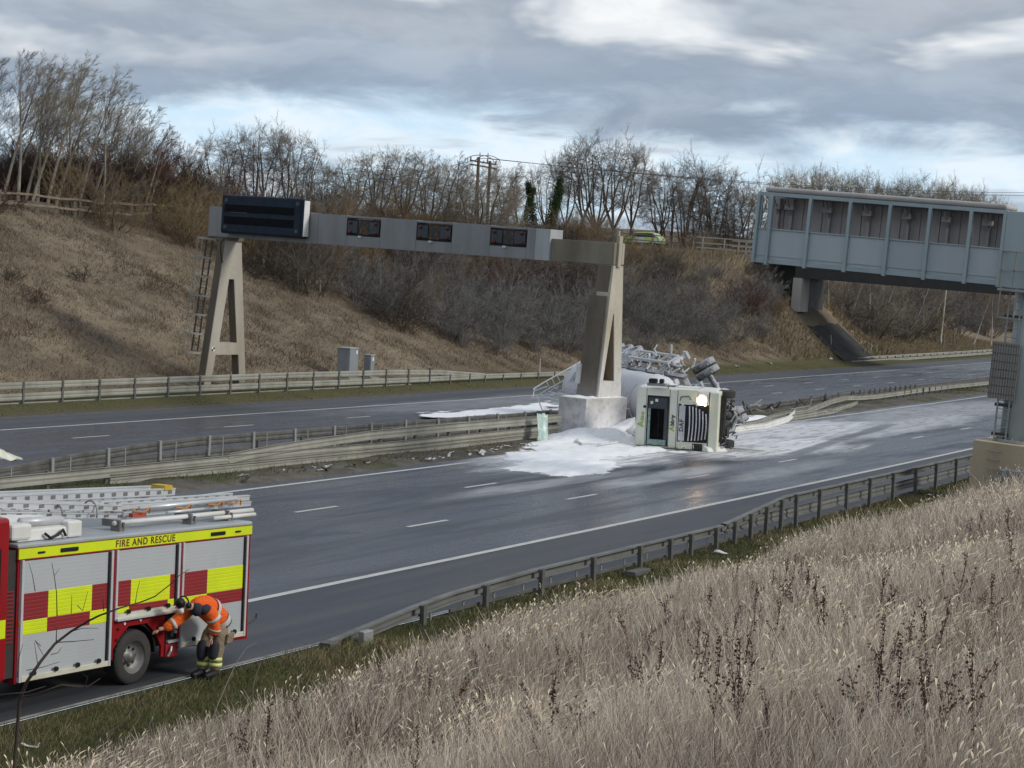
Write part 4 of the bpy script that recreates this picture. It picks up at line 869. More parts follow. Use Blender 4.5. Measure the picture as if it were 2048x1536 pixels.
skin('sleeve', [J(22.50, S2-.05, 1.12, .11), J(22.44, S2, 1.07, .118), J(22.30, S2+.04, .93, .10), J(22.17, S2+.12, .85, .085), J(22.09, S2+.17, .81, .07)], [(i, i+1) for i in range(4)], M['hivis'], jk, root=2)
tp = [J(23.06, -3.54, .88, .14, .16), J(23.01, -3.54, .76, .15, .17), J(22.97, S1+.06, .62, .13, .135), J(22.89, S1+.06, .42, .112), J(22.87, S1+.06, .18, .10), J(22.865, S1+.06, .08, .092), J(22.94, S2-.06, .62, .125, .13), J(22.83, S2-.06, .44, .11), J(22.81, S2-.06, .18, .10), J(22.805, S2-.06, .08, .092)]
tr = skin('trousers', tp, [(0, 1), (1, 2), (2, 3), (3, 4), (4, 5), (1, 6), (6, 7), (7, 8), (8, 9)], M['tan_cloth'], ff, root=1)
for X, Y in ((22.87, S1+.06), (22.81, S2-.06)):
    skin('boot', [J(X+.04, Y, .06, .075), J(X-.06, Y, .06, .075), J(X-.15, Y, .05, .07), J(X-.24, Y, .042, .055), J(X-.27, Y, .04, .04)], [(0, 1), (1, 2), (2, 3), (3, 4)], M['black'], ff)
def bandring(p, q, r, m, par, ry=None):
    p, q = Vector(p), Vector(q); b = MB().tube([p, q], r, 18, cap=True); o = b.build('reflective_band', M[m], par, True); return o
for z in (.17, .26): bandring(J(22.868, S1+.06, z), J(22.87, S1+.06, z+.055), .102, 'lime_band', tr); bandring(J(22.808, S2-.06, z), J(22.81, S2-.06, z+.055), .102, 'lime_band', tr)
bandring(J(22.675, S1-.04, .945), J(22.65, S1-.03, .985), .118, 'silver_band', jk); bandring(J(22.715, S1-.02, .80), J(22.712, S1-.01, .765), .098, 'silver_band', jk)
bandring(J(22.24, S2+.07, .895), J(22.20, S2+.095, .87), .095, 'silver_band', jk)
def ellipse_band(c, ax, ra, rb, h, m, name, par):
    c, ax = Vector(c), Vector(ax).normalized(); s = ax.cross(Vector((0, 1, 0))).normalized(); t_ = ax.cross(s).normalized(); n = 26; v = []; f = []
    for k in range(n):
        g = 2*PI*k/n; q = s*ra*math.cos(g)+t_*rb*math.sin(g); v += [c+q-ax*h, c+q+ax*h]
    for k in range(n): f.append((2*k, 2*k+1, (2*k+3) % (2*n), (2*k+2) % (2*n)))
    return MB().add(v, f).build(name, M[m], par, True)
ellipse_band(J(23.03, -3.54, .875), (.68, 0, -.80), .172, .192, .04, 'silver_band', 'reflective_band', jk)
ellipse_band(J(23.085, -3.54, .815), (.68, 0, -.80), .165, .187, .012, 'navy_cloth', 'hem', jk)
ellipse_band(J(22.80, -3.54, 1.07), (.9, 0, -.42), .183, .20, .035, 'silver_band', 'reflective_band', jk)
skin('collar', [J(22.50, -3.60, 1.10, .13, .14), J(22.38, -3.57, 1.13, .11), J(22.33, -3.56, 1.14, .08)], [(0, 1), (1, 2)], M['navy_cloth'], jk)
skin('shoulder_panel', [J(22.62, S1+.03, 1.13, .10, .08), J(22.52, S1+.03, 1.11, .11, .09), J(22.42, S1+.06, 1.10, .08, .07)], [(0, 1), (1, 2)], M['navy_cloth'], jk)
skin('knee_panel', [J(22.78, S2-.07, .58, .07), J(22.76, S2-.07, .48, .10), J(22.76, S2-.07, .32, .095), J(22.77, S2-.07, .24, .07)], [(0, 1), (1, 2), (2, 3)], M['navy_cloth'], tr)
skin('knee_panel', [J(22.84, S1+.06, .58, .07), J(22.82, S1+.06, .50, .10), J(22.80, S1+.06, .34, .09), J(22.81, S1+.06, .28, .07)], [(0, 1), (1, 2), (2, 3)], M['navy_cloth'], tr)
MB().hexa([J(22.93, S1-.10, .52), J(23.08, S1-.10, .54), J(23.08, S1-.05, .54), J(22.93, S1-.05, .52)], [J(22.95, S1-.115, .68), J(23.12, S1-.11, .70), J(23.12, S1-.06, .7), J(22.95, S1-.06, .68)]).build('cargo_pocket', M['tan_cloth'], tr, bevel=.015)
hd = skin('hair', [J(22.17, -3.53, 1.255, .072, .085), J(22.07, -3.53, 1.25, .088, .095), J(22.02, -3.53, 1.225, .07, .08)], [(0, 1), (1, 2)], M['black'], ff)
for dy in (-.10, .10): MB().lathe([(.045, -.02), (.05, 0), (.045, .022)], 14, 1, J(22.175, -3.53+dy, 1.215)).build('ear_defender', M['black'], hd, True)
MB().tube([J(22.17+.0, -3.53+.105*math.cos(g), 1.22+.125*math.sin(g)) for g in np.linspace(0, PI, 12)], .013, 6).build('headband', M['black'], hd)
MB().lathe([(.012, .0), (.045, .018), (.06, .05)], 12, 0, J(22.045, -3.545, 1.135)).build('face_mask', M['white'], ff, True).rotation_euler = (0, 0, 0)
MB().tube([J(22.03, -3.545, 1.165), J(22.0, -3.55, 1.15)], [.02, .012], 8).build('nose', M['skin'], body_, True)
for dy in (-.032, .03): MB().lathe([(.001, -.01), (.012, -.006), (.012, .004), (.001, .008)], 8, 0, J(22.016, -3.54+dy, 1.185)).build('eye', M['black'], body_, True)

# ------------------------------------------------------------------ overturned tanker: tractor unit on its side
def dusty(name, col, k=.6, col2=None):
    """a surface with powder settled on what faces up and caught in patches"""
    m, t, b = newmat(name); v = obj_vec(t); n = tnoise(t, v, 2.2, 7, .7); n2 = tnoise(t, v, 11, 5, .7)
    c = tmix(t, tstep(t, n2, .35, .7), col, col2 or tuple(q*.65 for q in col))
    nz = node(t, 'ShaderNodeSeparateXYZ', {0: node(t, 'ShaderNodeNewGeometry').outputs['Normal']}).outputs[2]
    f = tmath(t, 'MULTIPLY', tstep(t, tmath(t, 'MULTIPLY_ADD', nz, .35, n), .35, .75), k)
    t.links.new(tmix(t, f, c, (.70, .71, .75)), b.inputs['Base Color']); b.inputs['Roughness'].default_value = .75
    return m
M['mint'] = pm('pale mint cab paint', (.76, .77, .62), (.69, .70, .56), .9, .35, fine=.08)
M['mint_dust'] = dusty('dusted cab paint', (.76, .77, .63), .6, (.70, .71, .58))
M['tyre_dust'] = dusty('dusted tyre', (.06, .06, .06), .55); M['frame_dust'] = dusty('dusted chassis steel', (.10, .10, .105), .75)
M['tank'] = dusty('dusted tank', (.60, .61, .63), .8, (.48, .49, .52)); M['chrome'] = pm('grille trim', (.62, .63, .64), (.5, .5, .52), 3, .25, .6)
M['grime'] = pm('black grime', (.018, .017, .016), (.05, .045, .04), 6, .8)
M['green_logo'] = pm('green logo', (.33, .48, .12), (.28, .42, .1), 4, .5); M['ink'] = pm('dark lettering', (.06, .065, .06), None, 4, .5)
TP = at_z(1345, 899)
tk = thing('lorry_tractor', 'pale mint lorry tractor unit lying on its side with lit headlamp', 'lorry', (TP[0], TP[1], 0), (0, 0, .26))
# local axes: x rearwards, y the cab's own height, z across the cab (now pointing up)
prof = [(0.0, -1.42), (.06, -1.75), (1.9, -1.62), (2.15, -1.2), (2.2, 1.2), (1.95, 1.62), (.55, 1.66), (.16, 1.5), (.06, 1.18), (-.02, .2), (-.05, -.3)]
nlev = [(0.03, .05, .96), (.10, .0, 1.), (.30, .0, 1.0), (2.25, .0, 1.0), (2.43, .0, 1.), (2.50, .07, .95)]
vs, fs = [], []; n = len(prof)
for z, inset, sc in nlev:
    for (x, y) in prof: vs.append((1.0+(x-1.0)*(sc if sc < 1 else 1)+(inset if x < .2 else 0), y*sc, z))
for i in range(len(nlev)-1):
    for k in range(n): fs.append((i*n+k, i*n+(k+1) % n, (i+1)*n+(k+1) % n, (i+1)*n+k))
fs += [tuple(reversed(range(n))), tuple(range((len(nlev)-1)*n, len(nlev)*n))]
cabm = MB().add(vs, fs).build('cab', M['mint_dust'], tk, bevel=.09, seg=3)
def fx(y): return float(np.interp(y, [-1.75, -1.42, -.3, .2, 1.18, 1.5, 1.66], [.06, 0, -.05, -.02, .06, .16, .55]))
def fpanel(y0, y1, z0, z1, d0, d1, name, m, par, bevel=0.):        # panel lying on the cab front
    return MB().hexa([(fx(y0)-d1, y0, z0), (fx(y0)-d0, y0, z0), (fx(y1)-d0, y1, z0), (fx(y1)-d1, y1, z0)], [(fx(y0)-d1, y0, z1), (fx(y0)-d0, y0, z1), (fx(y1)-d0, y1, z1), (fx(y1)-d1, y1, z1)]).build(name, M[m], par, bevel=bevel)
ws = fpanel(.22, 1.14, .10, 2.14, -.02, .012, 'windscreen', 'black', cabm, .02)
M['void'] = pm('unlit cab interior', (.006, .006, .007), (.012, .012, .012), 3, .9, spec=0.)
M['ws_glass'] = pm('smeared screen glass', (.045, .058, .066), (.02, .028, .033), 4, .3); M['ws_mint'] = pm('shattered glass', (.28, .38, .355), (.14, .21, .20), 7, .4)
fpanel(.30, 1.08, 1.62, 2.06, .013, .02, 'glass_remnant', 'ws_glass', ws); fpanel(.30, 1.08, .14, .36, .013, .022, 'glass_remnant', 'ws_mint', ws)
fpanel(.26, .40, .36, 1.62, .013, .02, 'screen_edge', 'ws_glass', ws); fpanel(.98, 1.08, .36, 1.62, .013, .02, 'screen_edge', 'ws_mint', ws)
fpanel(.42, .97, .38, 1.60, .013, .018, 'screen_opening', 'void', ws)
MB().bar((fx(.5)-.03, .62, .5), (fx(.8)-.03, .66, 1.55), .02, .015).build('wiper', M['black'], ws)
for y, z in ((.95, 1.85), (.75, 1.95)): MB().box(fx(y)-.035, fx(y)-.021, y-.06, y+.05, z-.06, z+.06).build('sticker', M['white'], ws, bevel=.01)
mr = MB(); mr.box(-.35, .05, .35, 1.12, 2.54, 2.66); mr.bar((.05, .3, 2.45), (-.2, .25, 2.66), .05, .05); mo = mr.build('mirror_arm', M['clad'], cabm, bevel=.03)
for y0, y1 in ((.45, .62), (.72, 1.05)): MB().box(-.40, -.05, y0, y1, 2.66, 2.84).build('mirror', M['black'], mo, bevel=.05)
MB().box(-.06, .0, 1.15, 1.28, 1.62, 1.72).build('camera_pod', M['black'], cabm, bevel=.02)
# grille with badge panel and upright bars
gr = fpanel(-1.38, -.16, .34, 1.86, .0, .012, 'grille', 'black', cabm, .01)
fpanel(-.46, -.20, .38, 1.80, .013, .035, 'badge_panel', 'chrome', gr, .01)
for k in range(6):
    y = -.62-.135*k; z0 = .40+.10*(k/5.)**2; z1 = 1.80-.28*(k/5.)**2
    pts = [(fx(y)-.05-.05*math.sin(PI*f), y-.04*math.sin(PI*f), z0+(z1-z0)*f) for f in np.linspace(0, 1, 9)]
    MB().sweep([(-.018, -.025), (.018, -.025), (.018, .025), (-.018, .025)], pts, up=(0, 1, 0)).build('grille_bar', M['chrome'], gr)
def front_text(s, size, y, z, m, par, d=.04, sp=1.):
    me = text_mesh(s, size, .004, .008, sp); o = put('lettering', me, m, par); o['kind'] = 'stuff'
    o.matrix_local = Matrix(((0, 0, -1, fx(y)-d), (0, 1, 0, y), (1, 0, 0, z), (0, 0, 0, 1)))
    return o
ft = front_text('DAF', .24, -.33, 1.0, M['ink'], gr, .038, 1.15)
front_text('bbey', .23, .055, 1.18, M['ink'], cabm, .012); front_text('A', .30, .06, .84, M['green_logo'], cabm, .013)
front_text('A', .42, 1.36, .95, M['green_logo'], cabm, .03); front_text('bbey', .18, 1.32, 1.28, M['green_logo'], cabm, .03)
for z0, z1 in ((.0, .3), (1.9, 2.45)): fpanel(-.95, -.2, z0+.06, z1, .002, .03, 'corner_panel', 'mint', cabm, .02)
MB().tube([(fx(-.2)-.04, -.22, 2.0), (fx(-.3)-.05, -.25, 2.15), (fx(-.6)-.05, -.58, 2.2), (fx(-.6)-.04, -.66, 2.05)], .02, 6).build('corner_handle', M['ink'], cabm)
bmp = MB().hexa([(-.05, -1.80, .06), (.5, -1.84, .06), (.5, -1.40, .06), (-.05, -1.42, .06)], [(-.05, -1.80, 2.4), (.5, -1.84, 2.46), (.5, -1.40, 2.46), (-.05, -1.42, 2.4)]).build('bumper', M['mint'], tk, bevel=.04)
hl = MB().hexa([(-.09, -1.30, 1.88), (.05, -1.30, 1.88), (.05, -.86, 1.80), (-.09, -.86, 1.80)], [(-.07, -1.38, 2.36), (.1, -1.38, 2.36), (.1, -.95, 2.42), (-.07, -.95, 2.42)]).build('headlight', M['white'], tk, bevel=.03)
m, t, b = newmat('lit headlamp'); b.inputs['Emission Color'].default_value = (1, .72, .42, 1); b.inputs['Emission Strength'].default_value = 9; M['lamp_on'] = m
MB().lathe([(.001, -.165), (.075, -.15), (.095, -.11), (.095, -.06)], 18, 0, (0, -1.10, 2.12)).build('lit_lens', M['lamp_on'], hl, True)
MB().lathe([(.001, -.15), (.05, -.14), (.06, -.08)], 12, 0, (0, -1.24, 1.90)).build('lit_lens', M['lamp_on'], hl, True)
ll = bpy.data.lights.new('headlamp_light', 'SPOT'); ll.energy = 220; ll.color = (1, .66, .36); ll.spot_size = 1.3; ll.spot_blend = .6; ll.shadow_soft_size = .1
lo = bpy.data.objects.new('headlamp_light', ll); COL.objects.link(lo); lo.parent = hl; lo.location = (-.25, -1.10, 2.12); lo.rotation_euler = (0, PI/2-.25, PI)
fpanel(-1.2, -.8, .04, .30, .0, .05, 'smashed_headlight', 'grime', tk, .02)
for y0, y1, z0, z1 in ((-.125, -.105, .05, 2.42), (.195, .212, .05, 2.42), (1.165, 1.18, .06, 2.42), (-1.42, -1.385, .05, 2.40), (-1.38, -.16, 1.87, 1.885)): fpanel(y0, y1, z0, z1, .002, .008, 'panel_gap', 'grime', cabm)
fpanel(-1.72, -1.44, .10, .9, .0, .03, 'torn_bumper_corner', 'grime', tk, .02)
b = MB(); b.box(.35, 2.0, -.9, -.88, 2.505, 2.512); b.box(.35, 2.0, 1.0, 1.02, 2.505, 2.512); b.box(.35, .37, -.9, 1.0, 2.505, 2.512); b.build('door_seam', M['grime'], cabm)
MB().box(.55, 1.7, .15, .85, 2.503, 2.515).build('side_window', M['glass'], cabm)
# chassis and wheels
ch = MB(); ch.box(.7, 2.2, -1.78, -1.5, .75, 1.0); ch.box(.7, 2.2, -1.78, -1.5, 1.5, 1.75); ch.bar((2.1, -1.6, .95), (5.2, -1.30, 1.85), .16, .26); ch.bar((2.1, -1.55, 1.65), (5.2, -.90, 2.45), .16, .26)
for f in (.2, .5, .8): ch.bar(tuple(Vector((2.1, -1.6, .95)).lerp(Vector((5.2, -1.3, 1.85)), f)), tuple(Vector((2.1, -1.55, 1.65)).lerp(Vector((5.2, -.9, 2.45)), f)), .1, .2)
ch.build('chassis', M['frame_dust'], tk)
en = MB(); en.box(.5, 1.9, -1.75, -1.2, .9, 1.6); en.box(1.2, 1.9, -2.0, -1.72, .5, .9); en.tube([(.9, -1.9, .3), (.9, -1.9, 2.2)], .08, 10); en.bar((.3, -1.85, .4), (.3, -1.95, 2.3), .12, .2); en.build('engine_underside', M['grime'], tk)
wheel('wheel', .50, .30, tk, (.95, -1.80, 2.32), rot=(-PI/2, 0, 0), n=24); wheel('wheel', .50, .30, tk, (1.0, -1.85, .30), rot=(PI/2, 0, 0), n=24)
ax_a, ax_b = Vector((4.35, -1.95, .98)), Vector((4.35, -.42, 3.30)); axd = (ax_b-ax_a).normalized()
MB().tube([ax_a, ax_b], .12, 10).build('axle', M['frame_dust'], tk)
q = axd.to_track_quat('Y', 'Z').to_euler()
for p, r_ in ((ax_b, 1), (ax_b-axd*.36, 1), (ax_a, 0), (ax_a+axd*.36, 0)):
    wheel('wheel', .54, .32, tk, tuple(p), M['tyre_dust'], M['frame_dust'], rot=tuple(q), n=24)
MB().hexa([(3.2, -1.0, 2.1), (4.2, -1.0, 2.1), (4.2, -.5, 2.3), (3.2, -.5, 2.3)], [(3.3, -1.1, 2.22), (4.1, -1.1, 2.22), (4.1, -.6, 2.42), (3.3, -.6, 2.42)]).build('wing', M['mint_dust'], tk, bevel=.04)
MB().lathe([(.0015, 2.2), (.34, 2.22), (.34, 3.4), (.001, 3.42)], 16, 0, (0, -1.5, 2.1)).build('fuel_tank', M['frame_dust'], tk, True)
MB().tube([(2.3, -1.6, .6), (2.9, -2.0, .7), (3.4, -2.05, 1.2), (3.0, -1.9, 1.6)], .10, 8).build('exhaust', M['tyre_dust'], tk, True)

# ------------------------------------------------------------------ tank trailer, rolled past its side
tl = thing('tank_trailer', 'powder coated white tank trailer lying jackknifed behind the concrete plinth', 'trailer', (73.35, 12.35, 1.5), (-.53, 0, .785))
# local axes: x to the rear, y the trailer's own up, z its left side (now pointing up)
bt = MB().lathe([(.05, -.45), (.55, -.38), (.95, -.15), (1.14, .15), (1.2, .6), (1.2, 5.4), (1.17, 5.8), (1.2, 6.2), (1.2, 10.6), (1.14, 11.0), (.95, 11.35), (.55, 11.6), (.05, 11.7)], 32, 0).build('tank_barrel', M['tank'], tl, True)
for x in (.7, 3.2, 5.8, 8.3, 10.6): MB().lathe([(1.205, x-.05), (1.235, x-.03), (1.235, x+.03), (1.205, x+.05)], 32, 0, close=True).build('tank_band', M['tank'], bt, True)
for x in (2.2, 5.0, 7.6, 10.2): MB().lathe([(.9, -.75), (.25, -1.55), (.18, -1.8)], 16, 1, (x, 0, 0), close=True).build('hopper', M['tank'], tl, True)
fr = MB()
for z in (-.5, .5): fr.box(-.2, 11.9, -1.62, -1.36, z-.06, z+.06)
for x in (.2, 2, 4, 6, 7.4, 9, 10.4, 11.7): fr.box(x-.06, x+.06, -1.6, -1.4, -.5, .5)
fr.build('chassis', M['frame_dust'], tl)
for x in (7.35, 8.65, 9.95):
    MB().tube([(x, -1.95, -1.1), (x, -1.95, 1.1)], .08, 8).build('axle', M['frame_dust'], tl)
    for z, r_ in ((1.0, (-PI/2, 0, 0)), (-1.0, (PI/2, 0, 0))):
        wheel('wheel', .54, .38, tl, (x, -1.95, z), M['tyre_dust'], M['frame_dust'], rot=r_, n=24)
    mg = MB()
    for k in range(8):
        g0, g1 = PI*k/8, PI*(k+1)/8
        mg.hexa([(x+.57*math.cos(g0), -1.95+.57*math.sin(g0), .8), (x+.57*math.cos(g1), -1.95+.57*math.sin(g1), .8), (x+.57*math.cos(g1), -1.95+.57*math.sin(g1), 1.22), (x+.57*math.cos(g0), -1.95+.57*math.sin(g0), 1.22)],
                [(x+.60*math.cos(g0), -1.95+.60*math.sin(g0), .8), (x+.60*math.cos(g1), -1.95+.60*math.sin(g1), .8), (x+.60*math.cos(g1), -1.95+.60*math.sin(g1), 1.22), (x+.60*math.cos(g0), -1.95+.60*math.sin(g0), 1.22)])
    if x < 8: mg.build('mudguard', M['tank'], tl)
M['white_dust'] = dusty('dusted white tube', (.62, .63, .64), .8)
sf = MB()
for z in (1.12,):
    sf.bar((1.2, -1.5, z), (6.6, -1.5, z), .09, .09); sf.bar((1.4, -2.1, z), (6.4, -2.1, z), .09, .09)
    for x in (1.4, 2.6, 3.9, 5.2, 6.4): sf.bar((x, -1.5, z), (x, -2.1, z), .07, .07); sf.bar((x, -1.5, .5), (x, -1.5, z), .06, .06)
    for x in (1.4, 3.9): sf.bar((x, -1.5, z), (x+1.2, -2.1, z), .05, .05)
sf.build('side_guard', M['white_dust'], tl)
lg = MB()
for z in (-.75, .75): lg.bar((2.3, -1.3, z), (2.5, -2.75, z), .15, .15); lg.box(2.3, 2.7, -2.85, -2.74, z-.18, z+.18)
lg.bar((2.45, -2.3, -.75), (2.45, -2.3, .75), .08, .08); lg.bar((2.4, -1.6, -.7), (3.4, -1.5, -.3), .07, .07); lg.build('landing_leg', M['white_dust'], tl)
pipes = MB(); pipes.tube([(.5, -1.7, .8), (3, -1.75, .85), (6.5, -1.72, .8)], .08, 8); pipes.tube([(1.8, -1.4, .6), (2.2, -2.0, .7), (2.8, -2.0, .75)], .06, 8); pipes.tube([(4.6, -1.4, .6), (5.1, -1.9, .7), (5.6, -1.9, .75)], .06, 8); pipes.build('discharge_pipe', M['frame_dust'], tl)
wk = MB()
for z in (-.35, .35): wk.bar((.4, 1.27, z), (11.2, 1.27, z), .06, .06)
for x in np.arange(.6, 11.2, .8): wk.bar((x, 1.27, -.35), (x, 1.27, .35), .05, .04)
wk.build('walkway', M['white_dust'], tl)
hr = MB()
for z in (.62,):
    hr.tube([(11.2, 1.1, z), (11.2, 2.1, z), (.6, 2.1, z), (.6, 1.1, z)], .03, 6); hr.tube([(11.2, 1.65, z), (.6, 1.65, z)], .025, 6)
    for x in (2.5, 4.5, 6.5, 8.5, 10): hr.tube([(x, 1.0, z), (x, 2.1, z)], .025, 6)
hr.build('handrail', M['white_dust'], tl)
rl = MB()
for z in (.62, 1.02): rl.tube([(11.85, -1.5, z), (11.85, 1.6, z), (11.7, 2.15, z), (11.2, 2.3, z), (10.6, 1.8, z)], .04, 6)
for k in range(10): rl.tube([(11.85, -1.4+k*.31, .62), (11.85, -1.4+k*.31, 1.02)], .025, 6)
for y in (-1., .2, 1.2): rl.tube([(11.85, y, .62), (11.2, y, .5)], .025, 6)
rl.tube([(11.2, 2.3, .62), (10.2, 2.6, .2), (9.6, 1.9, -.2)], .03, 6); rl.tube([(11.2, 2.3, 1.02), (10.4, 2.7, .9), (9.6, 2.1, .62)], .03, 6)
rl.build('rear_ladder', M['white_dust'], tl)
for x in (2.2, 5.0, 7.6, 10.2): MB().lathe([(.28, 1.1), (.30, 1.26), (.30, 1.34), (.10, 1.38)], 16, 1, (x, 0, 0)).build('hatch', M['white_dust'], tl, True)
def side_text(s, size, x, ang, m):
    me = text_mesh(s, size, .004, .012); o = put('lettering', me, m, bt); o['kind'] = 'stuff'
    r_ = 1.212; cy, sz_ = math.sin(ang), math.cos(ang)
    o.matrix_local = Matrix(((-1, 0, 0, x), (0, sz_, cy, r_*cy), (0, -cy, sz_, r_*sz_), (0, 0, 0, 1))) if False else Matrix(((-1, 0, 0, x), (0, sz_, cy, r_*cy), (0, cy*-1, sz_, r_*sz_), (0, 0, 0, 1)))
side_text('bbey', .8, 8.9, .55, pm('dusted logo', (.45, .46, .5), None, 4, .7))

tg = random.Random(31)
for k in range(34):                                                    # bent pipes, straps and struts torn loose along the underframe
    x = tg.uniform(.3, 6.8); p = Vector((x, tg.uniform(-2.2, -1.2), tg.uniform(.2, 1.2))); q = p+Vector((tg.gauss(0, .7), tg.gauss(-.1, .35), tg.gauss(.1, .4))); m_ = p.lerp(q, .5)+Vector((tg.gauss(0, .15), tg.gauss(0, .15), tg.gauss(0, .15)))
    MB().tube([p, m_, q], tg.choice([.025, .035, .05]), 6).build('bent_pipe', tg.choice([M['white_dust'], M['white_dust'], M['frame_dust'], M['tyre_dust']]), tl)
for k in range(26):                                                    # and under the tractor
    p = Vector((tg.uniform(.2, 4.4), tg.uniform(-2.2, -1.5), tg.uniform(.2, 2.2))); q = p+Vector((tg.gauss(0, .5), tg.gauss(-.1, .25), tg.gauss(0, .4))); m_ = p.lerp(q, .5)+Vector((tg.gauss(0, .1), tg.gauss(0, .1), tg.gauss(0, .1)))
    MB().tube([p, m_, q], tg.choice([.02, .03, .045]), 6).build('torn_hose', tg.choice([M['grime'], M['frame_dust'], M['tyre_dust'], M['white_dust']]), tk)
MB().hexa([(-.3, -1.5, 0.01), (.6, -2.2, 0.01), (.7, -1.6, .01), (-.1, -1.2, .01)], [(-.25, -1.45, .16), (.5, -2.0, .22), (.6, -1.6, .3), (-.1, -1.25, .24)]).build('crushed_bumper_end', M['mint_dust'], tk, bevel=.03)

# ------------------------------------------------------------------ vegetation
WIND = Vector((.49, -.87, .0))
class TW:
    """collects tapered tubes and spikes for bare branches"""
    def __init__(s): s.v = []; s.f = []
    def tube(s, pts, rs, n):
        o = len(s.v); t = (pts[-1]-pts[0]).normalized(); a = t.orthogonal().normalized(); b = t.cross(a)
        cs = [(math.cos(2*PI*k/n), math.sin(2*PI*k/n)) for k in range(n)]
        for p, r in zip(pts, rs):
            for c, d in cs: s.v.append(p+a*(c*r)+b*(d*r))
        for i in range(len(pts)-1):
            for k in range(n):
                q = o+i*n+k; w_ = o+i*n+(k+1) % n; s.f.append((q, w_, w_+n)); s.f.append((q, w_+n, q+n))
    def spike(s, p, q, r, mid=None):
        t = (q-p).normalized(); a = t.orthogonal().normalized()*r; b = t.cross(a); o = len(s.v)
        tri = [a, a*-.5+b*.866, a*-.5-b*.866]
        if mid is None:
            s.v += [p+x for x in tri]+[q]; s.f += [(o, o+1, o+3), (o+1, o+2, o+3), (o+2, o, o+3)]
        else:
            s.v += [p+x for x in tri]+[mid+x*.65 for x in tri]+[q]
            for k in range(3):
                l = (k+1) % 3; s.f += [(o+k, o+l, o+3+l), (o+k, o+3+l, o+3+k), (o+3+k, o+3+l, o+6)]
    def mesh(s, name): return raw_mesh(name, [tuple(p) for p in s.v], s.f)
def rv(rng, k=1.): return Vector((rng.gauss(0, k), rng.gauss(0, k), rng.gauss(0, k)))
def path(rng, p, d, L, n, wob, bias):
    pts = [p.copy()]; d = d.normalized()
    for i in range(n):
        d = (d+rv(rng, wob)+bias).normalized(); pts.append(pts[-1]+d*(L/n))
    return pts, d
def along(pts, f):
    x = f*(len(pts)-1); i = min(int(x), len(pts)-2); return pts[i].lerp(pts[i+1], x-i), (pts[i+1]-pts[i]).normalized()
def spray(rng, cr, p, d, L, r, lev, bias, nsub):
    """branch with twigs on it"""
    n = 4 if lev == 2 else 3
    pts, e = path(rng, p, d, L, n, .14, bias*.12+Vector((0, 0, .05)))
    cr.tube(pts, [r*(1-.75*i/n) for i in range(n+1)], 3)
    for k in range(nsub):
        q, t = along(pts, .25+.75*(k+rng.random())/nsub)
        s_ = (t+rv(rng, .45)+bias*.3+Vector((0, 0, .18))).normalized()
        l = L*rng.uniform(.35, .6)*(1.1-.4*k/nsub)
        if lev > 1: spray(rng, cr, q, s_, l, max(r*.5, .007), lev-1, bias, nsub)
        else:
            tip = q+s_*l; mid = q+s_*l*.5+rv(rng, .05*l); cr.spike(q, tip+bias*.12*l, max(r*.45, .006), mid)
            for j in range(4):
                s2 = (s_+rv(rng, .42)+bias*.35).normalized(); a = q.lerp(tip, rng.uniform(.3, .95)); cr.spike(a, a+s2*l*rng.uniform(.35, .65), .0050)
def gen_tall(seed, H=10., r=.10, lean=.12, nb=26, spread=.68, low=.33):
    rng = random.Random(seed); tr, cr = TW(), TW(); bias = WIND*.55
    pts, _ = path(rng, Vector((0, 0, -.3)), Vector((0, 0, 1))+WIND*lean, H*.93, 9, .035, WIND*.012)
    tr.tube(pts, [r*(1.15-1.02*i/9) for i in range(10)], 7)
    for k in range(nb):
        f = low+(1-low)*(k+rng.random())/nb; q, t = along(pts, min(f, .99)); g = k*2.4+rng.random()
        out = Vector((math.cos(g), math.sin(g), 0)); L = H*(.30-.20*((f-low)/(1-low)))*rng.uniform(.75, 1.2)
        spray(rng, cr, q, t*1.0+out*spread+WIND*.22, L, r*.24*(1.1-f*.6), 2, bias, 6)
    return tr.mesh('trunk'), cr.mesh('crown')
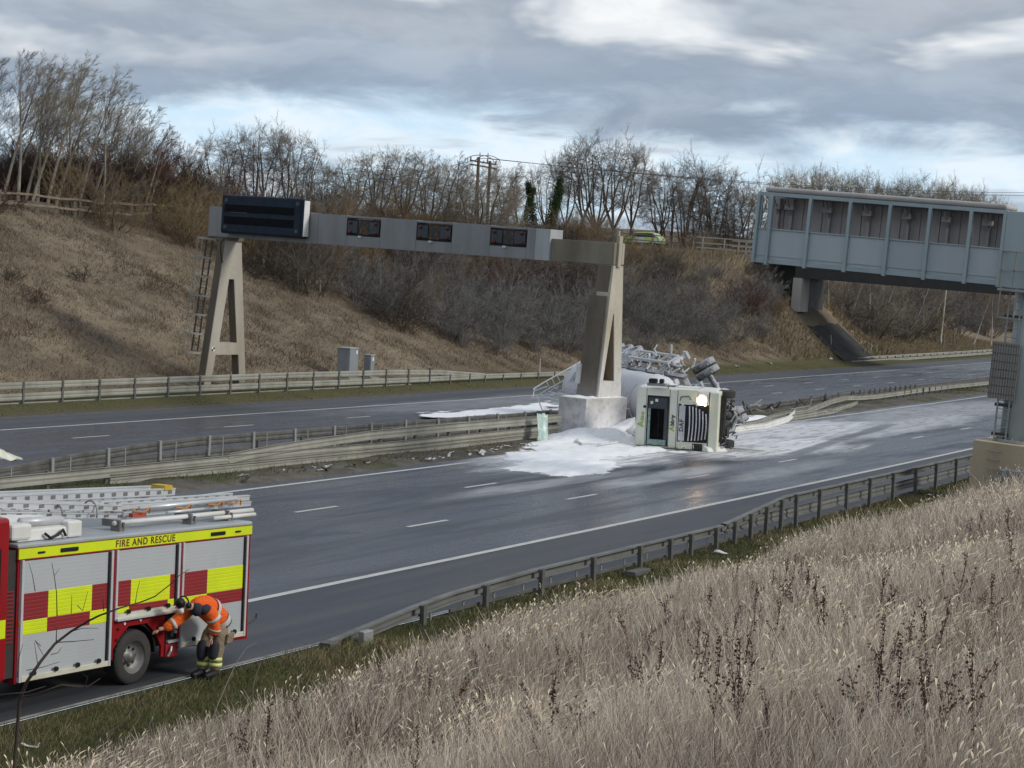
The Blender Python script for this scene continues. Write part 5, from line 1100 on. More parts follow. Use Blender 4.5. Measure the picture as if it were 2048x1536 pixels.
def gen_round(seed, H=9., r=.20, stems=5, fork=.2, wide=.42):
    """spreading tree whose limbs reach out to a rounded, uneven crown"""
    rng = random.Random(seed); tr, cr = TW(), TW(); bias = WIND*.12+Vector((0, 0, .10))
    pts, d = path(rng, Vector((0, 0, -.3)), Vector((0, 0, 1)), H*fork+.3, 3, .05, Vector((0, 0, .05)))
    tr.tube(pts, [r*1.25, r*1.05, r, r*.95], 8)
    cz = H*(.5+fork*.5); rz_ = H-cz; R = H*wide; C0 = Vector((0, 0, cz)); limbs = []
    def shell(k, lo):
        g = rng.random()*2*PI; z = rng.uniform(lo, 1.); q = math.sqrt(max(0, 1-z*z)); lump = .82+.3*rng.random()
        return C0+Vector((math.cos(g)*q*R, math.sin(g)*q*R, z*rz_))*k*lump
    for s_ in range(stems):
        g = s_*2*PI/stems+rng.random()*.7; e = C0+Vector((math.cos(g)*R*.55, math.sin(g)*R*.55, rz_*rng.uniform(.25, .65)))
        a = pts[-1]; m1 = a.lerp(e, .35)+Vector((math.cos(g), math.sin(g), .2))*R*.10; m2 = a.lerp(e, .7)+rv(rng, .12); sp = [a, m1, m2, e]; limbs.append(sp)
        tr.tube(sp, [r*.55, r*.42, r*.3, r*.18], 6)
    for k in range(105):
        T = shell(rng.uniform(.80, 1.), -.55); best = None
        for sp in limbs:
            for f in (.3, .5, .7, .9, 1.):
                q, t = along(sp, f); dd = (T-q).length*(1. if q.z < T.z else 1.35)
                if best is None or dd < best[0]: best = (dd, q, t)
        dd, q, t = best; m1 = q.lerp(T, .5)+t*dd*.12+rv(rng, .06*dd)
        cr.tube([q, m1, T], [r*.11, r*.075, r*.03], 3); e = (T-m1).normalized()
        for j in range(5):
            f = rng.uniform(.25, 1.); p = q.lerp(m1, f*2) if f < .5 else m1.lerp(T, f*2-1)
            spray(rng, cr, p, e*.7+rv(rng, .5), H*rng.uniform(.07, .13), .010, 1, bias, 5)
    return tr.mesh('trunk'), cr.mesh('crown')
def gen_bush(seed, H=3., stems=15, spread=.9, nsub=6, up=.15):
    rng = random.Random(seed); tr, cr = TW(), TW(); bias = WIND*.15
    for s_ in range(stems):
        g = rng.random()*2*PI; k = rng.random()**.6; out = Vector((math.cos(g), math.sin(g), 0))
        p = out*k*.5-Vector((0, 0, .2)); L = H*rng.uniform(.6, 1.05)*(1.05-.25*k)
        sp, e = path(rng, p, Vector((0, 0, 1))+out*k*spread, L, 5, .13, Vector((0, 0, .03)))
        tr.tube(sp, [.030*(1-.8*i/5) for i in range(6)], 4)
        for j in range(8):
            q, t = along(sp, .15+.85*(j+rng.random())/8); spray(rng, cr, q, t*.6+rv(rng, .55)+Vector((0, 0, up)), H*.30*rng.uniform(.6, 1.15), .012, 1, bias, nsub)
    return tr.mesh('stems'), cr.mesh('crown')
def twig_mat(name, a, b, var=.35):
    m, t, bs = newmat(name); v = obj_vec(t); oi = node(t, 'ShaderNodeObjectInfo').outputs['Random']
    n = tnoise(t, v, 1.3, 4, .6); c = tmix(t, tstep(t, n, .35, .65), a, b)
    c = tmix(t, tmath(t, 'MULTIPLY', oi, var), c, tuple(q*.5 for q in a)); t.links.new(c, bs.inputs['Base Color']); bs.inputs['Roughness'].default_value = .9
    bs.inputs['Specular IOR Level'].default_value = .2
    return m
M['bark'] = twig_mat('brown bark', (.14, .115, .09), (.09, .075, .06)); M['bark_pale'] = twig_mat('pale bark', (.34, .31, .26), (.22, .195, .16))
M['birch'] = twig_mat('birch bark', (.55, .52, .47), (.36, .33, .29), .15); M['twig'] = twig_mat('grey brown twigs', (.195, .165, .14), (.135, .113, .096))
M['twig_olive'] = twig_mat('olive twigs', (.27, .235, .175), (.19, .165, .125)); M['twig_red'] = twig_mat('red brown twigs', (.13, .065, .055), (.085, .048, .042))
M['twig_dark'] = twig_mat('dark twigs', (.075, .058, .048), (.05, .04, .034)); M['twig_grey'] = twig_mat('powder greyed twigs', (.24, .235, .23), (.085, .08, .077), .65)
M['twig_ochre'] = twig_mat('ochre leaves', (.25, .185, .105), (.165, .12, .07)); M['ivy'] = twig_mat('dark ivy', (.022, .04, .012), (.04, .06, .018))
PT = {}
for i in range(3): PT['tall%d' % i] = gen_tall(40+i, 10, .11, [.10, .16, .22][i])
for i in range(2): PT['thin%d' % i] = gen_tall(60+i, 8, .07, .14, 20, .5, .2)
for i in range(3): PT['round%d' % i] = gen_round(80+i, 9, .2, [6, 5, 7][i], [.14, .22, .1][i], [.42, .36, .48][i])
for i in range(4): PT['bush%d' % i] = gen_bush(100+i, 3., 16)
for i in range(2): PT['low%d' % i] = gen_bush(120+i, 1.6, 12, 1.3, 5)
MESHC = {}
def plant(name, key, mats, label, cat, group, loc, rz, sc):
    tr, cr = PT[key]; o = thing(name, label, cat, loc, (0, 0, rz), group); o.scale = sc if isinstance(sc, tuple) else (sc,)*3
    for nm, me, mt in ((('stem' if name.endswith('bush') else 'trunk'), tr, mats[0]), ('crown', cr, mats[1])):
        k = (me.name, mt)
        if k not in MESHC: c = me.copy(); c.materials.clear(); c.materials.append(M[mt]); MESHC[k] = c
        p = bpy.data.objects.new(nm, MESHC[k]); COL.objects.link(p); p.parent = o
    return o
def gpos(px, d, py=480): P = CAM+ray(px, py)*d; return P[0], P[1], gz1(P[0], P[1])
def tree_at(px, top, d, key, h0, mats, name, label, group, rz=0., wd=1.):
    x, y, z = gpos(px, d); zt = (CAM+ray(px+10, top)*d)[2]; s = max(.3, (zt-z)/h0)
    return plant(name, key, mats, label, 'tree', group, (x, y, z), rz, (s*wd, s*wd, s))
rg = random.Random(5)
for i, (px, top, d) in enumerate(((-22, 100, 125), (3, 95, 125), (18, 110, 131), (32, 86, 124), (48, 105, 129), (61, 105, 126), (73, 115, 128), (92, 98, 124), (109, 128, 127), (132, 140, 131), (155, 122, 126), (181, 150, 128), (203, 165, 125), (222, 190, 131), (242, 195, 130), (262, 220, 132), (312, 262, 133), (340, 268, 136))):
    tree_at(px, top, d, 'tall%d' % (i % 3), 10, ('bark_pale', 'twig_olive' if i % 3 else 'twig'), 'ash_tree', 'tall slender wind-bent bare tree with pale trunk behind the timber fence', 'slender trees above the grassy cutting', rg.uniform(-.35, .35), .95)
for i, (px, top, d) in enumerate(((284, 236, 127), (292, 248, 128))):
    tree_at(px, top, d, 'tall2', 10, ('birch', 'twig_red'), 'birch_tree', 'white stemmed birch leaning beside its twin at the end of the timber fence', 'twin white birches', rg.uniform(-.2, .2), .8)
for i, (px, top, d) in enumerate(((435, 268, 150), (470, 262, 154), (505, 250, 151), (535, 252, 156), (570, 262, 152), (600, 275, 150), (628, 318, 153))):
    tree_at(px, top, d, 'round%d' % (i % 3), 9, ('bark', 'twig'), 'oak_tree', 'rounded bare tree in the clump behind the black message sign', 'rounded trees behind the message sign', rg.random()*6, .75)
for i, px in enumerate(range(655, 1000, 17)):
    top = 330-22*math.sin((px-640)/340*PI)+rg.uniform(-14, 14); d = rg.uniform(148, 172)
    tree_at(px, top, d, 'thin%d' % (i % 2) if i % 3 else 'round1', 8 if i % 3 else 9, ('bark', 'twig' if i % 2 else 'twig_olive'), 'scrub_tree', 'thin bare tree in the scrub above the gantry beam', 'thin trees above the gantry beam', rg.uniform(-.6, .6), 1.1)
for i, (px, top, d, w_) in enumerate(((1128, 300, 211, .7), (1160, 285, 209, .8), (1192, 272, 208, .95), (1225, 280, 210, .85), (1262, 296, 212, .75))):
    tree_at(px, top, d, 'round%d' % (i % 3), 9, ('bark', 'twig'), 'oak_tree', 'large spreading bare tree in the clump behind the approach road fence', 'large trees behind the approach road', rg.random()*6, w_)
for i, (px, top, d) in enumerate(((1010, 345, 205), (1035, 335, 207), (1090, 325, 212), (1318, 335, 212), (1350, 318, 214), (1385, 322, 215), (1420, 340, 214), (1450, 332, 216), (1485, 352, 216), (1505, 380, 214))):
    tree_at(px, top, d, 'round%d' % ((i+1) % 3), 9, ('bark', 'twig'), 'field_tree', 'smaller bare field tree behind the overbridge parapet', 'field trees behind the parapet', rg.random()*6, .8)
for i, (px, top, d) in enumerate(tuple((px, 338+.0009*(px-1600)**2*(px < 1720)+(20 if px > 1720 else 0)+rg.uniform(-6, 8)+max(0, px-1850)*.2, rg.uniform(385, 420)) for px in range(1560, 1990, 20))):
    tree_at(px, top, d, 'round%d' % (i % 3), 9, ('bark', 'twig_olive'), 'distant_tree', 'distant bare tree top showing above the cabin roof', 'tree tops above the cabin', rg.random()*6, .7)
# ivy-clad stems
def gen_ivy(seed):
    rng = random.Random(seed); cr = TW(); tr = TW(); pts, _ = path(rng, Vector((0, 0, -.2)), Vector((0, 0, 1)), 7, 6, .05, Vector()); tr.tube(pts, [.16*(1-.6*i/6) for i in range(7)], 6)
    for k in range(2600):
        f = rng.random(); q, t = along(pts, f); g = rng.random()*6.28; r = (.75-.4*f)*math.sqrt(rng.random())*rng.uniform(.6, 1.3); p = q+Vector((math.cos(g)*r, math.sin(g)*r, rng.gauss(0, .15)))
        a = rv(rng, 1).normalized(); b_ = a.orthogonal().normalized(); s_ = rng.uniform(.06, .13); o = len(cr.v); cr.v += [p+a*s_, p+b_*s_*.7, p-a*s_, p-b_*s_*.7]; cr.f += [(o, o+1, o+2), (o, o+2, o+3)]
    return tr.mesh('trunk'), cr.mesh('crown')
PT['ivy0'] = gen_ivy(3)
for px, top, d in ((1047, 372, 203), (1066, 362, 204), (1098, 352, 205), (1104, 372, 203)):
    tree_at(px, top, d, 'ivy0', 7, ('bark', 'ivy'), 'ivy_tree', 'narrow tree stem clad in dark green ivy', 'ivy clad stems', rg.random()*6, 1.)
# thicket on the cutting slope and along its crest
TH = 'bushes of the slope thicket'
def bush(X, u, h, mt, label, group, key=None, name='thorn_bush'):
    Y = u+KC*X*X; d_ = np.array([X, Y, gz1(X, Y)+h*1.05])-CAM; zc = d_@Fw; qx, qy = 1024+FPX*(d_@Rt)/zc, 768-FPX*(d_@Up)/zc
    lim = float(np.interp(qx, [1225, 1240, 1330, 1350, 1520, 1540], [0, 470, 470, 510, 522, 0]))      # keep the parapet and the road on the approach in view
    if zc < 197 and qy < lim:
        h -= (lim-qy)*zc/FPX
        if h < .9: return
    k = key or 'bush%d' % rg.randrange(4); h0 = 3. if k.startswith('bush') else 1.6
    s = h/h0; plant(name, k, ('bark' if mt != 'twig_grey' else 'twig_grey', mt), label, 'bush', group, (X, Y, gz1(X, Y)-.1), rg.random()*6.28, (s*rg.uniform(1., 1.35), s*rg.uniform(1., 1.35), s))
n = 0
for row, u in enumerate(np.arange(40.2, 63, 2.55)):
    xb = float(np.interp(u, [40, 47, 54, 58, 62], [105, 100, 95.5, 91, 88]))
    for X in np.arange(xb+rg.random(), 171-(u-40)*.12, 3.7):
        X += rg.uniform(-.9, .9); uu = u+rg.uniform(-.8, .8); q = vnoise(X, uu, 7, 3); g = (1-smooth(43, 52, uu))*smooth(98, 108, X)*(.45+.9*vnoise(X, uu, 9, 5))
        if rg.random() < g*.95: mt, lb = 'twig_grey', 'bare bush greyed with powder low on the cutting slope'
        elif q > .72: mt, lb = 'twig_ochre', 'ochre tinged bush in the slope thicket'
        elif q < .3: mt, lb = 'twig_red', 'reddish brown bare bush in the slope thicket'
        else: mt, lb = ('twig', 'dull brown bare bush in the slope thicket') if rg.random() < .6 else ('twig_dark', 'dark bare bush in the slope thicket')
        bush(X, uu, rg.uniform(3.2, 4.6)*(.7 if uu < 42 else 1.), mt, lb, TH+' ('+M[mt].name+')'); n += 1
for i in range(58):                                                   # dark scrub under the slender trees
    px = -30+i*8.2+rg.uniform(-4, 4); d = rg.uniform(130, 146); P = CAM+ray(px, 480)*d; u = P[1]-KC*P[0]**2
    mt = rg.choice(['twig_red', 'twig_dark', 'twig_dark', 'twig_dark', 'twig'])
    bush(P[0], u, rg.uniform(3.9, 5.8)*(1 if px < 300 else .8), mt, {'twig_red': 'reddish scrub bush under the slender trees', 'twig_dark': 'dark scrub bush under the slender trees', 'twig_olive': 'olive scrub bush under the slender trees', 'twig': 'brown scrub bush under the slender trees'}[mt], 'scrub under the slender trees ('+M[mt].name+')')
for i in range(44):                                                   # undergrowth wall along the crest to the bridge
    px = 400+i*25+rg.uniform(-6, 6); d = rg.uniform(150, 176) if px < 1060 else rg.uniform(196, 203); P = CAM+ray(px, 480)*d; u = P[1]-KC*P[0]**2
    mt = rg.choice(['twig_red', 'twig', 'twig', 'twig_dark', 'twig_olive', 'twig_ochre'])
    if px > 1060 and px < 1500 and rg.random() < .35: continue
    h = rg.uniform(3., 4.8) if px < 1060 else rg.uniform(1.8, 3.)
    bush(P[0], u, h, mt, {'twig_red': 'reddish bare crest bush behind the gantry', 'twig': 'brown bare crest bush behind the gantry', 'twig_dark': 'dark bare crest bush behind the gantry', 'twig_olive': 'olive bare crest bush behind the gantry', 'twig_ochre': 'ochre leaved crest bush behind the gantry'}[mt], 'crest undergrowth ('+M[mt].name+')')
for i in range(66):                                                   # wooded cutting beyond the bridge
    X = rg.uniform(200, 330) if i < 44 else rg.uniform(320, 400); u = rg.uniform(49, 64); mt = rg.choice(['twig', 'twig_dark', 'twig_grey', 'twig_olive', 'twig_ochre'])
    bush(X, u, rg.uniform(4.5, 8.), mt, {'twig': 'brown bush in the cutting beyond the overbridge', 'twig_dark': 'dark bush in the cutting beyond the overbridge', 'twig_grey': 'grey bush in the cutting beyond the overbridge', 'twig_olive': 'olive bush in the cutting beyond the overbridge', 'twig_ochre': 'ochre bush in the cutting beyond the overbridge'}[mt], 'bushes beyond the overbridge ('+M[mt].name+')')
for i, (px, d) in enumerate(((1655, 228), (1668, 233), (1690, 238), (1738, 246), (1762, 262), (1826, 270), (1846, 272), (1862, 275), (1950, 282), (1985, 280))):
    x, y, z = gpos(px, d, 620); plant('birch_tree', 'tall%d' % (i % 3), ('birch', 'twig'), 'white stemmed birch standing in the cutting beyond the overbridge', 'tree', 'birches beyond the overbridge', (x, y, z), rg.uniform(-.3, .3), rg.uniform(.85, 1.1))
for X, u, h, mt in ((69, 52, 1.5, 'twig_dark'), (74, 54.5, 1.8, 'twig_dark'), (71, 46, 1.1, 'twig_red'), (78, 57.5, 2.2, 'twig_red'), (66.5, 57.5, 2.2, 'twig_red'), (70, 59, 2.4, 'twig_red'), (80.5, 59.5, 2., 'twig_red'), (83, 60, 2.2, 'twig_red'), (96, 51, 1.6, 'twig_dark'), (97.5, 48.5, 1.2, 'twig_dark'), (79, 50, 1.3, 'twig_dark'), (72, 49, 1., 'twig_dark')):
    bush(X, u, h, mt, 'low dark shrub alone on the open dry grass slope' if mt == 'twig_dark' else 'low reddish shrub on the open dry grass slope', 'low shrubs on the open slope ('+M[mt].name+')', 'low%d' % rg.randrange(2), 'shrub_bush')

# post and rail fence on the crest, tree guards on the slope
fn_ = thing('timber_fence', 'weathered timber post and rail fence along the crest of the grassy cutting', 'fence')
FP = []
for px in range(-40, 420, 38):
    d = ray(px, 440); X = 60.; u = 59.2
    for k in range(8): Y = u+KC*X*X; X = d[0]*(Y-CAM[1])/d[1]
    FP.append((X, Y, gz1(X, Y)))
fpm = MB().box(-.08, .08, -.08, .08, -.3, 1.35).mesh('post'); fpm.materials.append(M['wood'])
for p in FP: place(put('post', fpm, M['wood'], fn_), p, (rg.uniform(-.04, .04), rg.uniform(-.04, .04), .7))
for a, b_ in zip(FP, FP[1:]):
    for h in (.55, 1.15): MB().bar((a[0], a[1]-.1, a[2]+h+rg.uniform(-.05, .05)), (b_[0], b_[1]-.1, b_[2]+h+rg.uniform(-.05, .05)), .05, .13).build('rail', M['wood'], fn_)
def on_far(px, py):
    d = ray(px, py); t = np.arange(85, 260, .1); P = CAM[None]+d[None]*t[:, None]; k = np.argmax(P[:, 2] < ground_z(P[:, 0], P[:, 1])+0); return P[k]
gm = MB().lathe([(.055, -.1), (.06, .0), (.06, .95), (.05, .95), (.05, .9)], 10, 2).mesh('tube'); gm.materials.append(M['galv_far'])
sm_ = MB().box(.065, .10, -.018, .018, -.2, 1.05).mesh('stake'); sm_.materials.append(M['wood'])
for px, py in ((490, 528), (508, 536), (528, 545), (552, 556), (576, 566), (595, 575), (612, 586), (640, 588), (662, 580), (682, 577), (655, 560), (630, 552), (700, 585), (1728, 708), (1742, 704), (1752, 706), (1770, 706)):
    P = on_far(px, py); o = thing('tree_guard', 'pale tube tree guard with stake on the slope below the thicket' if px < 1000 else 'pale tube tree guard with stake in the cutting beyond the overbridge', 'tree guard', tuple(P-np.array([0, 0, .05])), (rg.uniform(-.08, .08), rg.uniform(-.08, .08), rg.random()*6), 'tree guards by the thicket' if px < 1000 else 'tree guards beyond the overbridge')
    put('tube', gm, M['galv_far'], o); put('stake', sm_, M['wood'], o)
print('bushes', n)

# ------------------------------------------------------------------ grasses (uncountable)
def vcol_mat(name, rough=.9, trans=.0):
    m, t, b = newmat(name); a = node(t, 'ShaderNodeVertexColor', layer_name='tint'); t.links.new(a.outputs[0], b.inputs['Base Color']); b.inputs['Roughness'].default_value = rough; b.inputs['Specular IOR Level'].default_value = .2
    return m
M['grass'] = vcol_mat('grass blades')
def blades(name, X, Y, H, W, lean, col, label, cat, curl=.5, seg=3, z=None, wind=.25, head=None):
    """one mesh of bent tapering blades; head = (mask, length, width, colour)"""
    n = len(X); Z = ground_z(X, Y) if z is None else z
    g = NPR.random(n)*2*PI; dx = np.cos(g)*lean+WIND.x*wind; dy = np.sin(g)*lean+WIND.y*wind
    a = NPR.random(n)*PI; wx, wy = np.cos(a), np.sin(a)
    V = []; 
    for k in range(seg+1):
        f = k/seg; off = (f+curl*f*f)*H*.8; zz = Z-.03+H*(f-.22*curl*f*f)
        wd = W*(1-.75*f)
        cx, cy = X+dx*off, Y+dy*off
        V += [np.stack([cx-wx*wd, cy-wy*wd, zz], -1), np.stack([cx+wx*wd, cy+wy*wd, zz], -1)]
    V = np.stack(V, 1); per = V.shape[1]; base = (np.arange(n)*per)[:, None]; Fq = np.concatenate([base+np.array([[2*k, 2*k+1, 2*k+3, 2*k+2]]) for k in range(seg)], 0)
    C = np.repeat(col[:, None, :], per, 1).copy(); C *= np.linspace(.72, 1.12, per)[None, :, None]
    V = V.reshape(-1, 3); C = C.reshape(-1, 3)
    if head is not None:
        mk, hl, hw, hc = head; ids = np.nonzero(mk)[0]; nn = len(ids); hw = hw[ids]; tipx = X[ids]+dx[ids]*(1+curl)*H[ids]*.8; tipy = Y[ids]+dy[ids]*(1+curl)*H[ids]*.8; tz = Z[ids]-.03+H[ids]*(1-.22*curl)
        hx, hy = dx[ids]*1.6+WIND.x*.25, dy[ids]*1.6+WIND.y*.25; hv = []
        for f, ww in ((0, .25), (.35, 1.), (.75, .8), (1., .1)):
            for sg in (-1, 1): hv.append(np.stack([tipx+hx*hl*f+sg*wx[ids]*hw*ww, tipy+hy*hl*f+sg*wy[ids]*hw*ww, tz+hl*(f*.75-.35*f*f)], -1))
        hv = np.stack(hv, 1); b2 = (len(V)+np.arange(nn)*8)[:, None]; Fq = np.concatenate([Fq]+[b2+np.array([[2*k, 2*k+1, 2*k+3, 2*k+2]]) for k in range(3)], 0)
        V = np.concatenate([V, hv.reshape(-1, 3)]); C = np.concatenate([C, np.repeat(hc[ids][:, None, :], 8, 1).reshape(-1, 3)])
    me = raw_mesh(name, V, Fq); at = me.color_attributes.new('tint', 'FLOAT_COLOR', 'POINT'); at.data.foreach_set('color', np.concatenate([C, np.ones((len(C), 1))], 1).astype(np.float32).ravel())
    o = put(name, me, M['grass']); o['kind'] = 'stuff'; o['label'] = label; o['category'] = cat
    return o
def in_view(X, Y, Z, m=60):
    d = np.stack([X, Y, Z], -1)-CAM; z = d@Fw; px = 1024+FPX*(d@Rt)/z; py = 768-FPX*(d@Up)/z
    core = (px > -m) & (px < 2048+m) & (py < 1536+330)
    return (z > 3.5) & (py > 0) & (core | ((px > -700) & (px < 3300) & (py < 2300) & (NPR.random(len(X)) < .30))), z
def pick(a, b, n, k=1.): t = NPR.random((n, 1))**k; return np.array(a)*(1-t)+np.array(b)*t
# tall dry grass on the near embankment
N = 1300000; X = NPR.uniform(1, 66, N); U = NPR.uniform(-21.5, -5.2, N); Y = U+KC*X*X; Z = ground_z(X, Y); ok, dist = in_view(X, Y, Z)
edge_ = -6.0-.8*smooth(24, 15, X)-.9*(vnoise(X, Y, 2.2, 6)-.5)*2-.4*np.sin(X*.4); ok &= U < edge_
ok &= NPR.random(N) < np.clip((15./dist), 0, 1)*.68*(.55+.9*vnoise(X, Y, 1.6, 7))
X, Y, Z, dist, U, ed = X[ok], Y[ok], Z[ok], dist[ok], U[ok], edge_[ok]; n = len(X); print('dry blades', n)
pt = (.6*vnoise(X, Y, 3.5, 8)+.4*vnoise(X, Y, .9, 18))[:, None]; col = pick((.72, .63, .52), (.48, .41, .335), n)*(.50+1.0*pt)
gy = (NPR.random(n) < .25)[:, None]; col = np.where(gy, pick((.52, .465, .40), (.34, .295, .25), n), col); dk = (NPR.random(n) < .05+.28*smooth(.58, .8, vnoise(X, Y, 2.1, 31)))[:, None]; col = np.where(dk, pick((.16, .095, .075), (.08, .05, .042), n), col)
H = NPR.uniform(.25, .80, n)*(.45+.55*np.clip((ed-U)/1.8, 0, 1))*(.55+.55*vnoise(X, Y, 2.6, 9)+.45*vnoise(X, Y, .7, 19)); hc = pick((.85, .72, .53), (.62, .52, .38), n); gold = smooth(.55, .75, vnoise(X, Y, 1.7, 33))
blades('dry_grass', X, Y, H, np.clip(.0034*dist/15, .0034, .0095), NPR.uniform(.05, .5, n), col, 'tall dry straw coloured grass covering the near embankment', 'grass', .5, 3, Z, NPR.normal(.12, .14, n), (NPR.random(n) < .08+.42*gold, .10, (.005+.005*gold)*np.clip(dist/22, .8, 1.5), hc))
# short green verge
N = 280000; X = NPR.uniform(10, 70, N); U = NPR.uniform(-7.2, -3.5, N); Y = U+KC*X*X; Z = ground_z(X, Y); ok, dist = in_view(X, Y, Z); ok &= NPR.random(N) < np.clip(22./dist, 0, 1)*.75*smooth(-3.42, -3.75, U)
X, Y, Z, dist = X[ok], Y[ok], Z[ok], dist[ok]; n = len(X); q = vnoise(X, Y, 1.4, 10)[:, None]; print('verge blades', n)
col = np.where(NPR.random((n, 1)) < .35+.4*(q > .5), pick((.24, .20, .115), (.15, .125, .075), n), pick((.075, .10, .028), (.13, .145, .05), n))*(.65+.7*q)
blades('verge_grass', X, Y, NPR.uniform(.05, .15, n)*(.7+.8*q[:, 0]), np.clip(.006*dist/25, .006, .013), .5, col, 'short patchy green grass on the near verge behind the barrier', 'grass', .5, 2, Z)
# far cutting: rough tawny grass, then far verge and median weeds
N = 430000; X = NPR.uniform(46, 172, N); U = NPR.uniform(33.05, 60.5, N); Y = U+KC*X*X; Z = ground_z(X, Y); ok, dist = in_view(X, Y, Z); cl = vnoise(X, Y, 1.1, 12); ok &= NPR.random(N) < .25+.75*cl; ok &= X < np.interp(U, [33, 40.5, 41.5, 47, 54, 58, 62], [172, 172, 110, 104, 102, 96, 93])
X, Y, Z, U, cl = X[ok], Y[ok], Z[ok], U[ok], cl[ok]; n = len(X); print('far blades', n); q = vnoise(X, Y, 6, 13)[:, None]; v_ = smooth(38.5, 36.5, U+1.5*(cl-.5))[:, None]
col = (pick((.28, .228, .165), (.222, .18, .13), n)*(.62+.55*q+.2*cl[:, None]))*np.where(vnoise(X, Y, 9, 15)[:, None] < .33, np.array([[.72, .66, .66]]), 1.); col = np.where(NPR.random((n, 1)) < .07, pick((.17, .12, .09), (.12, .085, .07), n), col); col = col*(1-v_)+v_*pick((.12, .12, .045), (.2, .175, .08), n)
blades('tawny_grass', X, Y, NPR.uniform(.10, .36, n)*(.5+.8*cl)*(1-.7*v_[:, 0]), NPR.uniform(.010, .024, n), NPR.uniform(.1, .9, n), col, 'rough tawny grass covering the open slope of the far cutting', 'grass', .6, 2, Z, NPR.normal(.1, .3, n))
N = 60000; X = NPR.uniform(160, 300, N); U = NPR.uniform(35.6, 56, N); Y = U+KC*X*X; Z = ground_z(X, Y); ok, dist = in_view(X, Y, Z); ok &= ~((X > 173.5) & (X < 186.5)); X, Y, Z = X[ok], Y[ok], Z[ok]; n = len(X)
blades('distant_grass', X, Y, NPR.uniform(.25, .8, n), NPR.uniform(.03, .055, n), .3, pick((.29, .23, .15), (.19, .15, .09), n), 'tawny grass on the banks around and beyond the overbridge', 'grass', .5, 2, Z, .3)
N = 30000; X = NPR.uniform(30, 150, N); U = NPR.uniform(12.6, 16.9, N); Y = U+KC*X*X; Z = med_z(X, Y); ok = NPR.random(N) < smooth(.5, .75, vnoise(X, Y, 2.5, 14))*.8; ok &= ~((X > 66) & (X < 96)); X, Y, Z = X[ok], Y[ok], Z[ok]; n = len(X)
blades('median_weeds', X, Y, NPR.uniform(.05, .2, n), NPR.uniform(.008, .016, n), .5, pick((.14, .13, .05), (.08, .095, .035), n), 'thin weeds growing through the gravel of the central reservation', 'weeds', .5, 2, Z)
# dark seeding dock stalks
def gen_dock(seed, H=.95):
    rng = random.Random(seed); tr, cr = TW(), TW(); ns = rng.randint(1, 3)
    for s_ in range(ns):
        pts, _ = path(rng, Vector((rng.gauss(0, .03), rng.gauss(0, .03), -.05)), Vector((rng.gauss(0, .14), rng.gauss(0, .14), 1)), H*rng.uniform(.75, 1.05), 6, .05, WIND*.02); tr.tube(pts, [.006*(1-.6*i/6) for i in range(7)], 4)
        subs = [pts]
        for k in range(5):
            q, t = along(pts, .45+.1*k); sp, _ = path(rng, q, t+rv(rng, .35), .22*(1.1-.1*k), 3, .1, Vector((0, 0, .1))); tr.tube(sp, [.003, .003, .002, .002], 3); subs.append(sp)
        for sp in subs:
            for k in range(26 if sp is pts else 12):
                f = rng.uniform(.5 if sp is pts else .15, 1.); q, t = along(sp, f); p = q+rv(rng, .012); a = rv(rng, 1).normalized(); b_ = a.orthogonal().normalized(); s2 = rng.uniform(.007, .014); o = len(cr.v)
                cr.v += [p+a*s2, p+b_*s2, p-a*s2, p-b_*s2]; cr.f += [(o, o+1, o+2), (o, o+2, o+3)]
    return tr.mesh('stem'), cr.mesh('seed_head')
DK = [gen_dock(200+i, .8+.08*i) for i in range(4)]
M['dock'] = twig_mat('dark dock seed', (.11, .066, .052), (.06, .038, .033), .6); M['dock_r'] = twig_mat('red dock seed', (.14, .045, .03), (.09, .03, .022))
for i, (a, b_) in enumerate(DK): a.materials.append(M['dock']); b_.materials.append(M['dock_r'] if i == 1 else M['dock'])
def on_near(px, py):
    d = ray(px, py); t = np.arange(6, 75, .05); P = CAM[None]+d[None]*t[:, None]; k = np.argmax(P[:, 2] < ground_z(P[:, 0], P[:, 1])); return P[k]
spots = [(990, 1500), (1005, 1490), (978, 1505), (1900, 1290), (1880, 1280), (1910, 1300), (1925, 1275), (1895, 1265), (1280, 1370), (1262, 1360), (1860, 1400), (1848, 1420), (1730, 1330), (1715, 1350), (1740, 1310), (1530, 1250), (1515, 1240), (1545, 1262), (1500, 1270), (1380, 1345), (1620, 1230), (1450, 1450), (1760, 1530), (1790, 1560), (1830, 1540), (1700, 1550), (1610, 1280), (2030, 1190), (2020, 1250), (2010, 1130), (1240, 1300), (1210, 1330), (1590, 1180), (640, 1440), (760, 1420), (850, 1480), (700, 1530), (560, 1530), (1120, 1420), (1150, 1400), (1330, 1310), (1410, 1290), (1460, 1215), (1680, 1180), (1800, 1180), (1870, 1130), (1950, 1120), (1980, 1330), (1340, 1530), (1080, 1540), (1550, 1600), (1480, 1580), (940, 1400), (880, 1370)]
spots += [(rg.uniform(500, 2040), rg.uniform(1180, 1640)) for i in range(90)]
for i, (px, py) in enumerate(spots):
    P = on_near(px, py); u = P[1]-KC*P[0]**2
    if u > -6.8: continue
    a, b_ = DK[i % 4]; o = thing('dock_stalk', 'dark brown seeding dock stalk standing in the dry grass', 'plant', tuple(P), (0, 0, rg.random()*6.28), 'dock stalks in the dry grass'); o.scale = (rg.uniform(.7, 1.15),)*3
    for nm, me in (('stem', a), ('seed_head', b_)):
        q = bpy.data.objects.new(nm, me); COL.objects.link(q); q.parent = o
        if nm == 'seed_head': q['kind'] = 'stuff'
